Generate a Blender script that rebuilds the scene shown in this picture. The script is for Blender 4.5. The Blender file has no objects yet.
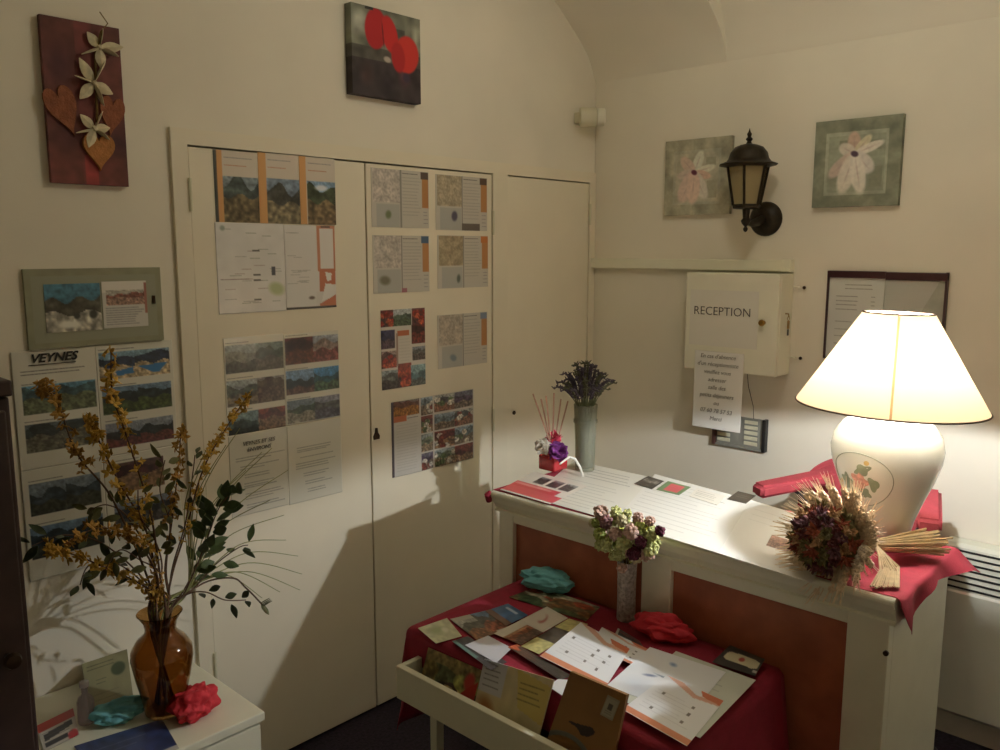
import bpy, bmesh, math, random
import numpy as np
from mathutils import Vector, Matrix
SC = bpy.context.scene
COL = SC.collection
PI = math.pi
SHADE_TL, SHADE_FAC = '#ffd4a2', .085
BULB_COL, BULB_E, BULB_Z = (.965, 1.0, 1.02), 6000.0, 1.328
FILL_W, FILL_COL, EXPO = 23, (1.0, .92, .75), 0.0
rnd = random.Random(7)

# ------------------------------------------------------------------ camera (world: wall A is y=0, wall B is x=0, floor z=0)
CAM = np.array([-3.01205, -2.26989, 1.65]); FPX = 839.7245
PT, RL, YW = [math.radians(a) for a in (8.5121, 0.035, 46.7186)]
FW = np.array([math.cos(PT)*math.sin(YW), math.cos(PT)*math.cos(YW), -math.sin(PT)])
R0 = np.array([math.cos(YW), -math.sin(YW), 0.0]); U0 = np.cross(R0, FW)
RV = math.cos(RL)*R0 + math.sin(RL)*U0; UV = -math.sin(RL)*R0 + math.cos(RL)*U0
cd = bpy.data.cameras.new('camera'); cam = bpy.data.objects.new('camera', cd); COL.objects.link(cam)
cd.sensor_fit = 'HORIZONTAL'; cd.sensor_width = 36.0; cd.lens = FPX*36/1000; cd.clip_start = 0.02
B = -FW
cam.matrix_world = Matrix(((RV[0], UV[0], B[0], CAM[0]), (RV[1], UV[1], B[1], CAM[1]), (RV[2], UV[2], B[2], CAM[2]), (0, 0, 0, 1)))
SC.camera = cam
def ray(px, py): return FW + (px-500)/FPX*RV - (py-375)/FPX*UV
def at(px, py, z): d = ray(px, py); return Vector(CAM + d*(z-CAM[2])/d[2])
def aty(px, py, y): d = ray(px, py); return Vector(CAM + d*(y-CAM[1])/d[1])
def atx(px, py, x): d = ray(px, py); return Vector(CAM + d*(x-CAM[0])/d[0])

# ------------------------------------------------------------------ materials
def lin(c):
    if isinstance(c, str):
        c = c.lstrip('#'); c = [int(c[i:i+2], 16)/255 for i in (0, 2, 4)]
    return tuple(x/12.92 if x <= .04045 else ((x+.055)/1.055)**2.4 for x in c[:3])
MATS = {}
def mat(name, color, rough=.6, metal=0, var=.06, scale=30, bump=0, bscale=60, trans=0, spec=.5, coat=0):
    m = bpy.data.materials.new(name); m.use_nodes = True; nt = m.node_tree; b = nt.nodes['Principled BSDF']
    L = lin(color)
    b.inputs['Roughness'].default_value = rough; b.inputs['Metallic'].default_value = metal
    b.inputs['Specular IOR Level'].default_value = spec
    if coat: b.inputs['Coat Weight'].default_value = coat
    if trans: b.inputs['Transmission Weight'].default_value = trans
    tc = nt.nodes.new('ShaderNodeTexCoord')
    if var:
        n = nt.nodes.new('ShaderNodeTexNoise'); n.inputs['Scale'].default_value = scale; n.inputs['Detail'].default_value = 3
        nt.links.new(tc.outputs['Object'], n.inputs['Vector'])
        r = nt.nodes.new('ShaderNodeValToRGB')
        r.color_ramp.elements[0].position = .3; r.color_ramp.elements[1].position = .7
        r.color_ramp.elements[0].color = tuple(max(0, x*(1-var*1.6)) for x in L)+(1,)
        r.color_ramp.elements[1].color = tuple(min(1, x*(1+var*1.6)) for x in L)+(1,)
        nt.links.new(n.outputs['Fac'], r.inputs['Fac']); nt.links.new(r.outputs['Color'], b.inputs['Base Color'])
    else: b.inputs['Base Color'].default_value = L+(1,)
    if bump:
        n2 = nt.nodes.new('ShaderNodeTexNoise'); n2.inputs['Scale'].default_value = bscale; n2.inputs['Detail'].default_value = 4
        nt.links.new(tc.outputs['Object'], n2.inputs['Vector'])
        bp = nt.nodes.new('ShaderNodeBump'); bp.inputs['Strength'].default_value = bump; bp.inputs['Distance'].default_value = .01
        nt.links.new(n2.outputs['Fac'], bp.inputs['Height']); nt.links.new(bp.outputs['Normal'], b.inputs['Normal'])
    MATS[name] = m
    return m
def printmat(name, rough, coat=0):
    m = mat(name, '#ffffff', rough, 0, 0, coat=coat); nt = m.node_tree
    a = nt.nodes.new('ShaderNodeAttribute'); a.attribute_name = 'ink'
    nt.links.new(a.outputs['Color'], nt.nodes['Principled BSDF'].inputs['Base Color'])
    return m
PRINT = printmat('printed_paper', .55); GLOSS = printmat('laminated_print', .3, .15); CANV = printmat('painted_canvas', .75)
WALL = mat('cream_plaster', '#e6e0cf', .85, 0, .025, 3, .12, 14)
CEIL = mat('cream_vault_plaster', '#e6e0cf', .88, 0, .02, 2, .1, 8)
DOORP = mat('cream_gloss_door_paint', '#e9e1cb', .55, 0, .015, 5)
TRIMP = mat('cream_trim_paint', '#e8e0ca', .5, 0, .015, 5)
WHITEP = mat('white_satin_paint', '#e6e4cf', .42, 0, .02, 8)
COUNTW = mat('off_white_counter_paint', '#ecebd9', .35, 0, .02, 10)
BROWN = mat('brown_stained_panel', '#a55f42', .5, 0, .12, 12)
FLOORM = mat('dark_speckled_carpet', '#2c2230', .95, 0, .35, 90, .4, 200)
CLOTH = mat('dark_red_cloth', '#8e1730', .8, 0, .06, 40, .15, 300)
CLOTH2 = mat('raspberry_cloth', '#a8344a', .8, 0, .06, 40, .15, 300)
DARKW = mat('dark_brown_wood', '#3a2a26', .5, 0, .2, 14)
IRON = mat('antique_black_iron', '#2c2418', .45, .6, .3, 40)
BRASS = mat('aged_brass', '#9a7638', .35, .9, .1, 40)
DKMET = mat('dark_bronze', '#3a2b1e', .4, .7, .1, 40)
STEEL = mat('grey_steel', '#9a9a92', .4, .7, .05, 40)
PLAST = mat('ivory_plastic', '#d6d2b8', .45, 0, .02, 10)
GREYP = mat('grey_plastic', '#85857c', .5, 0, .04, 20)
BLACKP = mat('black_plastic', '#1a1a1c', .4, 0, .05, 20)
def glass(name, color, rough=.04, ior=1.45, dens=None):
    m = mat(name, color, rough, 0, 0); b = m.node_tree.nodes['Principled BSDF']
    b.inputs['Transmission Weight'].default_value = 1; b.inputs['IOR'].default_value = ior
    return m
def clear(name, color, fac=.75, rough=.08):   # thin glass: mostly see-through, a little gloss
    m = bpy.data.materials.new(name); m.use_nodes = True; nt = m.node_tree; nt.nodes.remove(nt.nodes['Principled BSDF'])
    t = nt.nodes.new('ShaderNodeBsdfTransparent'); t.inputs['Color'].default_value = lin(color)+(1,)
    g = nt.nodes.new('ShaderNodeBsdfPrincipled'); g.inputs['Base Color'].default_value = lin(color)+(1,); g.inputs['Roughness'].default_value = rough
    mx = nt.nodes.new('ShaderNodeMixShader'); mx.inputs['Fac'].default_value = 1-fac
    nt.links.new(t.outputs[0], mx.inputs[1]); nt.links.new(g.outputs[0], mx.inputs[2])
    nt.links.new(mx.outputs[0], nt.nodes['Material Output'].inputs['Surface'])
    return m

# ------------------------------------------------------------------ object plumbing
def tag(o, label, cat, group=None, kind=None):
    if label: o['label'] = label
    if cat: o['category'] = cat
    if group: o['group'] = group
    if kind: o['kind'] = kind
    return o
def struct(o): o['kind'] = 'structure'; return o
def thing(name, loc, label, cat, group=None, rz=0):
    o = bpy.data.objects.new(name, None); COL.objects.link(o); o.location = loc; o.rotation_euler = (0, 0, rz)
    o.empty_display_size = .05
    return tag(o, label, cat, group)
class MB:
    def __init__(s): s.v = []; s.f = []; s.m = []; s.k = 0
    def add(s, vs, fs, mi=None):
        o = len(s.v); s.v += [tuple(x) for x in vs]; s.f += [tuple(i+o for i in f) for f in fs]; s.m += [s.k if mi is None else mi]*len(fs); return s
    def box(s, lo, hi, bev=0):
        (a, b, c), (d, e, f) = lo, hi
        if not bev:
            return s.add([(a,b,c),(d,b,c),(d,e,c),(a,e,c),(a,b,f),(d,b,f),(d,e,f),(a,e,f)], [(0,3,2,1),(4,5,6,7),(0,1,5,4),(1,2,6,5),(2,3,7,6),(3,0,4,7)])
        bm = bmesh.new(); bmesh.ops.create_cube(bm, size=1)
        for v in bm.verts: v.co = Vector(((a+d)/2+v.co.x*(d-a), (b+e)/2+v.co.y*(e-b), (c+f)/2+v.co.z*(f-c)))
        bmesh.ops.bevel(bm, geom=bm.edges[:], offset=bev, segments=2, affect='EDGES', profile=.5)
        return s.bm(bm)
    def bm(s, bm, M=None):
        bm.verts.index_update(); vs = [(M @ v.co if M else v.co)[:] for v in bm.verts]
        s.add(vs, [[v.index for v in f.verts] for f in bm.faces]); bm.free(); return s
    def tube(s, pts, r, n=8, cap=True):
        pts = [Vector(p) for p in pts]; N = len(pts); rs = r if isinstance(r, (list, tuple)) else [r]*N
        up = None; vs = []
        for i, p in enumerate(pts):
            t = (pts[min(i+1, N-1)]-pts[max(i-1, 0)]).normalized()
            if up is None: up = t.orthogonal().normalized()
            up = (up-t*up.dot(t)); up = up.normalized() if up.length > 1e-6 else t.orthogonal().normalized()
            w = t.cross(up)
            vs += [p+(up*math.cos(2*PI*k/n)+w*math.sin(2*PI*k/n))*rs[i] for k in range(n)]
        fs = [(i*n+k, i*n+(k+1) % n, (i+1)*n+(k+1) % n, (i+1)*n+k) for i in range(N-1) for k in range(n)]
        if cap: fs += [tuple(range(n-1, -1, -1)), tuple((N-1)*n+k for k in range(n))]
        return s.add(vs, fs)
    def lathe(s, prof, c=(0, 0, 0), n=32, axis='z', closed=False, ph=0):
        vs = []; c = Vector(c)
        for r, h in prof:
            for k in range(n):
                a = 2*PI*k/n+ph; q = (r*math.cos(a), r*math.sin(a), h)
                q = q if axis == 'z' else ((h, q[0], q[1]) if axis == 'x' else (q[1], h, q[0]))
                vs.append(c+Vector(q))
        N = len(prof)
        fs = [(i*n+k, i*n+(k+1) % n, (i+1)*n+(k+1) % n, (i+1)*n+k) for i in range(N-1) for k in range(n)]
        if closed: fs += [((N-1)*n+k, (N-1)*n+(k+1) % n, (k+1) % n, k) for k in range(n)]
        else:
            if prof[0][0] > 1e-5: fs.append(tuple(range(n-1, -1, -1)))
            if prof[-1][0] > 1e-5: fs.append(tuple((N-1)*n+k for k in range(n)))
        return s.add(vs, fs)
    def ico(s, c, r, sub=2, sq=(1, 1, 1), noise=0, rg=None):
        bm = bmesh.new(); bmesh.ops.create_icosphere(bm, subdivisions=sub, radius=1)
        for v in bm.verts:
            k = 1+(rg.uniform(-noise, noise) if noise else 0)
            v.co = Vector((c[0]+v.co.x*r*sq[0]*k, c[1]+v.co.y*r*sq[1]*k, c[2]+v.co.z*r*sq[2]*k))
        return s.bm(bm)
    def prism(s, poly, n, d):     # planar polygon (3-D points) extruded by d along n
        p = [Vector(q) for q in poly]; q = [x+Vector(n)*d for x in p]; k = len(p)
        return s.add(p+q, [tuple(range(k-1, -1, -1)), tuple(range(k, 2*k))]+[(i, (i+1) % k, k+(i+1) % k, k+i) for i in range(k)])
    def petal(s, base, d, side, L, W, bend=0, th=.0012, n=6):    # a leaf or petal: pointed oval with thickness, bending along its length
        base, d, side = Vector(base), Vector(d).normalized(), Vector(side); side = (side-d*side.dot(d)).normalized(); up = side.cross(d)
        top = []; 
        for i in range(n+1):
            t = i/n; w = W*.5*math.sin(PI*min(1, max(.04, t**.85)*.97)) if i else W*.06
            if i == n: w = W*.04
            c = base+d*(L*t)+up*(bend*t*t*L)
            top += [c-side*w+up*w*.25, c, c+side*w+up*w*.25]
        vs = top+[v-up*th for v in top]; o = 3*(n+1); fs = []
        for i in range(n):
            for j in (0, 1):
                a = 3*i+j; fs.append((a, a+1, a+4, a+3)); fs.append((o+a, o+a+3, o+a+4, o+a+1))
            fs.append((3*i, 3*i+3, o+3*i+3, o+3*i)); fs.append((3*i+2, o+3*i+2, o+3*i+5, 3*i+5))
        fs.append((0, o, o+1, o+2, 2, 1)); e = 3*n; fs.append((e, e+1, e+2, o+e+2, o+e+1, o+e))
        return s.add(vs, fs)
    def build(s, name, mats, parent=None, smooth=False, world=True, origin=None):
        me = bpy.data.meshes.new(name)
        vs = np.array(s.v, float)
        par = Vector((0, 0, 0)) if parent is None else wloc(parent)
        org = Vector(origin) if origin is not None else (Vector(((vs[:, 0].min()+vs[:, 0].max())/2, (vs[:, 1].min()+vs[:, 1].max())/2, vs[:, 2].min())) if parent is None else par)
        me.from_pydata([tuple(q) for q in vs-np.array(org)], [], s.f); me.update()
        for m in (mats if isinstance(mats, (list, tuple)) else [mats]): me.materials.append(m)
        if len(set(s.m)) > 1: me.polygons.foreach_set('material_index', s.m)
        if smooth:
            me.polygons.foreach_set('use_smooth', [True]*len(me.polygons))
            me.set_sharp_from_angle(angle=math.radians(smooth if smooth is not True else 45))
        o = bpy.data.objects.new(name, me); COL.objects.link(o)
        if parent is not None: o.parent = parent; o.location = org-par
        else: o.location = org
        return o
def wloc(o):
    l = Vector(o.location)
    return l if o.parent is None else l+wloc(o.parent)
def dup(o, loc=None, label=None, group=None, parent=None, M=None):
    c = o.copy(); COL.objects.link(c)
    if parent is not None: c.parent = parent
    if loc is not None: c.location = loc
    if M is not None: c.matrix_basis = M
    if label: c['label'] = label
    if group: c['group'] = group
    for ch in list(o.children): dup(ch, parent=c)
    return c
def text(name, body, size, org, ux, uy, m, parent, align='LEFT', shear=0, sx=1, off=0, spacing=1.0, ext=.0004):
    cu = bpy.data.curves.new('txt', 'FONT'); cu.body = body; cu.size = size; cu.align_x = align; cu.shear = shear; cu.offset = off; cu.space_line = spacing
    cu.extrude = ext; cu.resolution_u = 3
    ob = bpy.data.objects.new('txt', cu); COL.objects.link(ob); dg = bpy.context.evaluated_depsgraph_get(); dg.update()
    me = bpy.data.meshes.new_from_object(ob.evaluated_get(dg)); bpy.data.objects.remove(ob); me.materials.clear(); me.materials.append(m); me.name = name
    ux, uy = Vector(ux).normalized(), Vector(uy).normalized(); n = ux.cross(uy)
    org = Vector(org); par = wloc(parent) if parent else Vector((0, 0, 0))
    M = Matrix(((ux.x*sx, uy.x, n.x), (ux.y*sx, uy.y, n.y), (ux.z*sx, uy.z, n.z)))
    me.transform(M.to_4x4()); o = bpy.data.objects.new(name, me); COL.objects.link(o); o.parent = parent; o.location = org-par
    return o

# ------------------------------------------------------------------ printed surfaces: ink laid out procedurally, in sRGB, on a fine grid of the sheet
def snoise(ny, nx, k, rg):
    g = rg.random((k+1, max(2, int(k*nx/ny))+1)); gy, gx = g.shape
    y = np.linspace(0, gy-1.001, ny); x = np.linspace(0, gx-1.001, nx); yi = y.astype(int); xi = x.astype(int); fy = (y-yi)[:, None]; fx = (x-xi)[None]
    return (g[yi][:, xi]*(1-fy)*(1-fx)+g[yi+1][:, xi]*fy*(1-fx)+g[yi][:, xi+1]*(1-fy)*fx+g[yi+1][:, xi+1]*fy*fx)
def C(c):
    if isinstance(c, str):
        c = c.lstrip('#'); c = c if len(c) == 6 else ''.join(x*2 for x in c)
        return np.array([int(c[i:i+2], 16)/255 for i in (0, 2, 4)])
    return np.array(c, float)
class Ink:
    def __init__(s, w, h, bg='#f1efe6', res=.0027, seed=0):
        s.w, s.h = w, h; s.nx = max(2, int(w/res)); s.ny = max(2, int(h/res)); s.rg = np.random.default_rng(seed)
        s.a = np.ones((s.ny+1, s.nx+1, 3))*C(bg)
        s.U, s.V = np.meshgrid(np.linspace(0, 1, s.nx+1), np.linspace(0, 1, s.ny+1))
    def ix(s, u0, v0, u1, v1):
        return slice(max(0, round(v0*s.ny)), max(round(v0*s.ny)+1, round(v1*s.ny)+1)), slice(max(0, round(u0*s.nx)), max(round(u0*s.nx)+1, round(u1*s.nx)+1))
    def rect(s, u0, v0, u1, v1, c): s.a[s.ix(u0, v0, u1, v1)] = C(c); return s
    def noise(s, amp, k=12): s.a *= 1+amp*(snoise(s.ny+1, s.nx+1, k, s.rg)[..., None]-.5)*2; return s
    def ell(s, cu, cv, ru, rv, rot, c, soft=.25, al=1):   # ru, rv in metres
        x = (s.U-cu)*s.w; y = (s.V-cv)*s.h; co, si = math.cos(rot), math.sin(rot)
        d = np.hypot((x*co+y*si)/ru, (-x*si+y*co)/rv); k = np.clip((1-d)/soft, 0, 1)[..., None]*al; s.a = s.a*(1-k)+C(c)*k; return s
    def poly(s, pts, c, al=1):
        ins = np.zeros(s.U.shape, bool); n = len(pts)
        for i in range(n):
            (x0, y0), (x1, y1) = pts[i], pts[(i+1) % n]
            if y0 == y1: continue
            ins ^= ((y0 > s.V) != (y1 > s.V)) & (s.U < (x1-x0)*(s.V-y0)/(y1-y0)+x0)
        s.a[ins] = s.a[ins]*(1-al)+C(c)*al; return s
    def lines(s, u0, v0, u1, v1, n, c='#77777a', ragged=.3, k=.75):
        for i in range(n):
            v = v0+(v1-v0)*(i+.5)/n; e = u0+(u1-u0)*(1-ragged*s.rg.random())
            r, q = s.ix(u0, v, e, v); t = s.a[r, q]; f = (k*(.55+.45*s.rg.random(t.shape[:2])))[..., None]; s.a[r, q] = t*(1-f)+C(c)*f
        return s
    def photo(s, u0, v0, u1, v1, sky='#8fa9bd', hill='#3d4a44', land='#7a705c', hz=.45, seed=1, contrast=.35, blobs=None):
        r, q = s.ix(u0, v0, u1, v1); sh = s.a[r, q].shape[:2]; rg = np.random.default_rng(seed); ny, nx = sh
        y = np.linspace(0, 1, ny)[:, None]*np.ones((1, nx)); x = np.linspace(0, 1, nx)[None]*np.ones((ny, 1))
        p = rg.random(6)*6
        ridge = hz-.2+(.04+.10*rg.random())*np.sin((.6+1.8*rg.random())*x*PI+p[0])+(.02+.05*rg.random())*np.sin((2+3.5*rg.random())*x*PI+p[1])
        ground = hz+.12+.06*np.sin(3*x*PI+p[2])
        n1 = snoise(ny, nx, min(7, max(2, ny)), rg)[..., None]; n2 = snoise(ny, nx, min(14, max(2, ny)), rg)[..., None]
        im = C(sky)*(1.12-.35*y[..., None])+0*n1; im = np.where((y > ridge)[..., None], C(hill)*(1+.5*(n1-.5)), im); im = np.where((y > ground)[..., None], C(land)*(1+(n2-.5)*.55), im)
        if blobs:
            for k in range(len(blobs)*3):
                cx, cy = rg.random(), .25+.7*rg.random(); d = np.hypot((x-cx)*nx/ny/.22, (y-cy)/.16); im = np.where((d < 1)[..., None], C(blobs[k % len(blobs)])*(1+.4*(n2-.5)), im)
        n3 = snoise(ny, nx, min(26, max(2, ny)), rg)[..., None]; im = im*(1+contrast*.8*(n2-.5)+.25*(n1-.5)+.35*(n3-.5))*.88; s.a[r, q] = np.clip(im, 0, 1); return s
def sheet(name, ink, corners, label=None, cat=None, group=None, th=.0008, m=None, parent=None, curl=None):
    """a sheet, board or canvas with its printed face: corners top-left, top-right, bottom-right, bottom-left as read"""
    c = [np.array(q, float) for q in corners]
    n = np.cross(c[3]-c[0], c[1]-c[0]); n /= np.linalg.norm(n)
    U, V = ink.U[..., None], ink.V[..., None]
    P = c[0]*(1-U)*(1-V)+c[1]*U*(1-V)+c[2]*U*V+c[3]*(1-U)*V
    if curl is not None: P = P+n*curl(ink.U, ink.V)[..., None]
    ny, nx = ink.ny, ink.nx; idx = np.arange((ny+1)*(nx+1)).reshape(ny+1, nx+1)
    F = np.stack([idx[:-1, :-1], idx[1:, :-1], idx[1:, 1:], idx[:-1, 1:]], -1).reshape(-1, 4)
    ring = np.concatenate([idx[0, :], idx[1:, -1], idx[-1, -2::-1], idx[-2:0:-1, 0]])
    PP = P.reshape(-1, 3); nb = len(ring); o = len(PP); full = curl is not None
    bk = np.arange(o) if full else ring; back = PP[bk]-n*th; ro = (o+ring) if full else (o+np.arange(nb))
    rim = [(int(ring[i]), int(ring[(i+1) % nb]), int(ro[(i+1) % nb]), int(ro[i])) for i in range(nb)]
    bf = (F[:, ::-1]+o).tolist() if full else [tuple(o+i for i in range(nb))]
    vs = np.concatenate([PP, back]); org = vs.mean(0)
    par = np.array(wloc(parent)) if parent is not None else np.zeros(3)
    me = bpy.data.meshes.new(name); me.from_pydata((vs-org).tolist(), [], F.tolist()+rim+bf); me.update()
    A = np.clip(ink.a.reshape(-1, 3), 0, 1); A = .045+.935*A; A = np.concatenate([A, A[bk]*.9])
    A = np.where(A <= .04045, A/12.92, ((A+.055)/1.055)**2.4); A = np.concatenate([A, np.ones((len(A), 1))], 1)
    at_ = me.attributes.new('ink', 'FLOAT_COLOR', 'POINT'); at_.data.foreach_set('color', A.astype(np.float32).ravel())
    me.materials.append(m or PRINT)
    if curl is not None: me.polygons.foreach_set('use_smooth', [True]*len(F)+[False]*(nb+len(bf)))
    ob = bpy.data.objects.new(name, me); COL.objects.link(ob)
    if parent is not None: ob.parent = parent
    ob.location = Vector(org-par)
    return tag(ob, label, cat, group)
def rA(x0, x1, z0, z1, y): return [(x0, y, z1), (x1, y, z1), (x1, y, z0), (x0, y, z0)]
def rB(y0, y1, z0, z1, x): return [(x, y0, z1), (x, y1, z1), (x, y1, z0), (x, y0, z0)]
# ================================================================== THE SETTING
XL, YR, ZT = -3.75, -3.3, 3.3
def grid_wall(name, xs, zs, skip, y, th):   # wall A with its cupboard openings
    s = MB()
    for i in range(len(xs)-1):
        for j in range(len(zs)-1):
            if (i, j) in skip: continue
            a, b, c, d = xs[i], xs[i+1], zs[j], zs[j+1]; s.box((a, y, c), (b, y+th, d))
    bm = bmesh.new(); me = bpy.data.meshes.new('t'); me.from_pydata(s.v, [], s.f); bm.from_mesh(me); bmesh.ops.remove_doubles(bm, verts=bm.verts[:], dist=1e-5)
    seen = {}
    for f in bm.faces: seen.setdefault(tuple(sorted(v.index for v in f.verts)), []).append(f)
    bmesh.ops.delete(bm, geom=[f for l in seen.values() if len(l) > 1 for f in l], context='FACES')
    bpy.data.meshes.remove(me); t = MB().bm(bm); return struct(t.build(name, WALL))
DT = 1.9355
grid_wall('wall_left', [XL-.1, -1.8685, -.650, -.568, -.0425, .1], [0, DT, ZT], {(1, 0), (3, 0)}, .003, .1)
struct(MB().box((0, YR-.1, 0), (.1, .0, ZT)).build('wall_right', WALL))
struct(MB().box((XL-.1, YR-.1, 0), (XL, 0, ZT)).build('wall_far_left', WALL))
struct(MB().box((XL, YR-.1, 0), (0, YR, ZT)).build('wall_rear', WALL))
struct(MB().box((XL-.1, YR-.1, -.1), (.1, .1, 0)).build('floor', FLOORM))
# vaulted ceiling: barrel springing from wall B, a steeper web in front of it
def smooth_prof(pts, n=40):
    pts = sorted(pts, reverse=True); out = []
    for i in range(len(pts)-1):
        p0 = pts[max(i-1, 0)]; p1, p2 = pts[i], pts[i+1]; p3 = pts[min(i+2, len(pts)-1)]
        for k in range(6):
            t = k/6; out.append(tuple(.5*((2*p1[j])+(-p0[j]+p2[j])*t+(2*p0[j]-5*p1[j]+4*p2[j]-p3[j])*t*t+(-p0[j]+3*p1[j]-3*p2[j]+p3[j])*t**3) for j in (0, 1)))
    return out+[pts[-1]]
PA = smooth_prof([(.02, 2.30), (0, 2.355), (-.05, 2.45), (-.13, 2.524), (-.22, 2.592), (-.28, 2.634), (-.45, 2.74), (-.8, 2.9), (-1.4, 3.05), (-2.2, 3.12), (-3.0, 3.05), (XL, 2.9)])
PB = smooth_prof([(.02, 2.30), (0, 2.355), (-.012, 2.42), (-.038, 2.49), (-.076, 2.56), (-.13, 2.64), (-.25, 2.76), (-.45, 2.87), (-.8, 3.0), (-1.4, 3.12), (-2.2, 3.19), (-3.0, 3.12), (XL, 2.97)])
s = MB()
for prof, y0, y1 in ((PA, .05, -.615), (PB, -.615, YR)):
    n = len(prof)
    vs = [(x, y, z) for y in (y0, y1) for x, z in prof]+[(x, y, z+.25) for y in (y0, y1) for x, z in prof]
    fs = [(i, n+i, n+i+1, i+1) for i in range(n-1)]+[(2*n+i, 2*n+i+1, 3*n+i+1, 3*n+i) for i in range(n-1)]
    fs += [(i, i+1, 2*n+i+1, 2*n+i) for i in range(n-1)]+[(n+i, 3*n+i, 3*n+i+1, n+i+1) for i in range(n-1)]
    s.add(vs, fs)
struct(s.build('ceiling', CEIL, smooth=50))
# cupboard surround: one flat frame proud of the wall
def frame_poly():
    s = MB(); y0, y1 = -.009, .004
    xs = [-1.9155, -1.8685, -.650, -.568, -.0425, -.002]; zs = [0, DT, 1.978]
    for i in range(5):
        for j in range(2):
            if i in (1, 3) and j == 0: continue
            s.box((xs[i], y0, zs[j]), (xs[i+1], y1, zs[j+1]))
    bm = bmesh.new(); me = bpy.data.meshes.new('t'); me.from_pydata(s.v, [], s.f); bm.from_mesh(me); bmesh.ops.remove_doubles(bm, verts=bm.verts[:], dist=1e-5)
    seen = {}
    for f in bm.faces: seen.setdefault(tuple(sorted(v.index for v in f.verts)), []).append(f)
    bmesh.ops.delete(bm, geom=[f for l in seen.values() if len(l) > 1 for f in l], context='FACES'); bpy.data.meshes.remove(me)
    return MB().bm(bm)
struct(frame_poly().build('trim_1', TRIMP))
def hinge(par, x, z, dz=.09):
    MB().lathe([(.0055, -dz/2), (.0055, dz/2)], (x, -.011, z), 10).build('hinge', PLAST, par, True)
def leaf(name, x0, x1):
    g = .0028
    return struct(MB().box((x0+g, -.004, .012), (x1-g, .02, DT-.005), .0025).build(name, DOORP))
d1 = leaf('door_1', -1.8685, -1.2545); d2 = leaf('door_2', -1.2545, -.650); d3 = leaf('door_3', -.568, -.0425)
hinge(d1, -1.868, 1.80); hinge(d1, -1.868, .4); hinge(d2, -.651, 1.75); hinge(d2, -.651, .98); hinge(d3, -.043, 1.80); hinge(d3, -.043, 1.0)
def escutcheon(par, x, z, k=1):
    poly = [(x-.012*k, -.004, z-.018*k), (x+.012*k, -.004, z-.018*k), (x+.013*k, -.004, z-.006*k), (x+.006*k, -.004, z+.006*k), (x+.004*k, -.004, z+.022*k), (x-.004*k, -.004, z+.022*k), (x-.006*k, -.004, z+.006*k), (x-.013*k, -.004, z-.006*k)]
    MB().prism(poly[::-1], (0, -1, 0), .004).build('keyhole_plate', DKMET, par)
escutcheon(d2, -1.232, 1.016)
MB().lathe([(.0085, -.004), (.0085, -.0075), (.004, -.009)], (-.5235, 0, .991), 14, 'y').build('keyhole_plate', DKMET, d3, True)
# tall dark cabinet cut by the left edge of the picture
t = thing('tall_cabinet', (-2.74, -.36, 0), 'dark brown wooden cabinet cut off by the left edge of the photo', 'cabinet')
MB().box((-2.93, -.69, .004), (-2.558, -.016, 1.40), .004).build('carcass', DARKW, t)
MB().box((-2.94, -.70, 1.402), (-2.554, -.012, 1.43), .004).build('top', DARKW, t)
dd = MB().box((-2.915, -.708, .05), (-2.57, -.692, 1.38), .003).build('door', DARKW, t)
MB().lathe([(0, -.742), (.012, -.740), (.015, -.732), (.007, -.722), (.006, -.708)], (-2.60, 0, .95), 16, 'y').build('knob', DKMET, dd, True)

# ================================================================== WALL A: art and sheets
t = thing('heart_plaque', (-2.128, 0, 1.812), 'tall red-brown plaque with layered hearts and white dried petals, high at upper left', 'wall art')
ink = Ink(.196, .40, '#65342e', seed=3).noise(.22, 9)
ink.rect(.42, .0, .62, 1, '#743834'); ink.ell(.2, .28, .05, .07, .3, '#45242c', .8, .7); ink.ell(.85, .72, .05, .05, 0, '#3f2228', .8, .7); ink.ell(.2, .72, .05, .04, 0, '#4a262a', .8, .6)
ink.rect(.45, .82, .6, 1, '#a03c38'); ink.noise(.12, 30)
sheet('panel', ink, rA(-2.229, -2.040, 1.812, 2.207, -.016), th=.015, m=CANV, parent=t)
HEART = mat('ochre_felt', '#ab7440', .85, 0, .12, 60, .3, 200); HEART2 = mat('rust_felt', '#8e563a', .85, 0, .12, 60, .3, 200)
PET = mat('dried_white_petal', '#c9bfa0', .8, 0, .1, 60); STEMB = mat('dry_stem', '#7a6236', .8, 0, .1, 60)
def heart(cx, cz, w, h, y, rot, d=.007):
    pts = []
    for i in range(36):
        a = 2*PI*i/36; x = 16*math.sin(a)**3/16*w/2; z = (13*math.cos(a)-5*math.cos(2*a)-2*math.cos(3*a)-math.cos(4*a)+2.5)/14.5*h/2
        pts.append((cx+x*math.cos(rot)-z*math.sin(rot), y, cz+x*math.sin(rot)+z*math.cos(rot)))
    return MB().prism(pts, (0, -1, 0), d)
heart(-2.112, 1.893, .078, .09, -.016, 0, .010).build('heart', HEART, t)
heart(-2.189, 1.985, .075, .12, -.016, .35, .006).build('heart', HEART2, t)
heart(-2.074, 1.985, .062, .10, -.016, -.15, .006).build('heart', HEART2, t)
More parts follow.
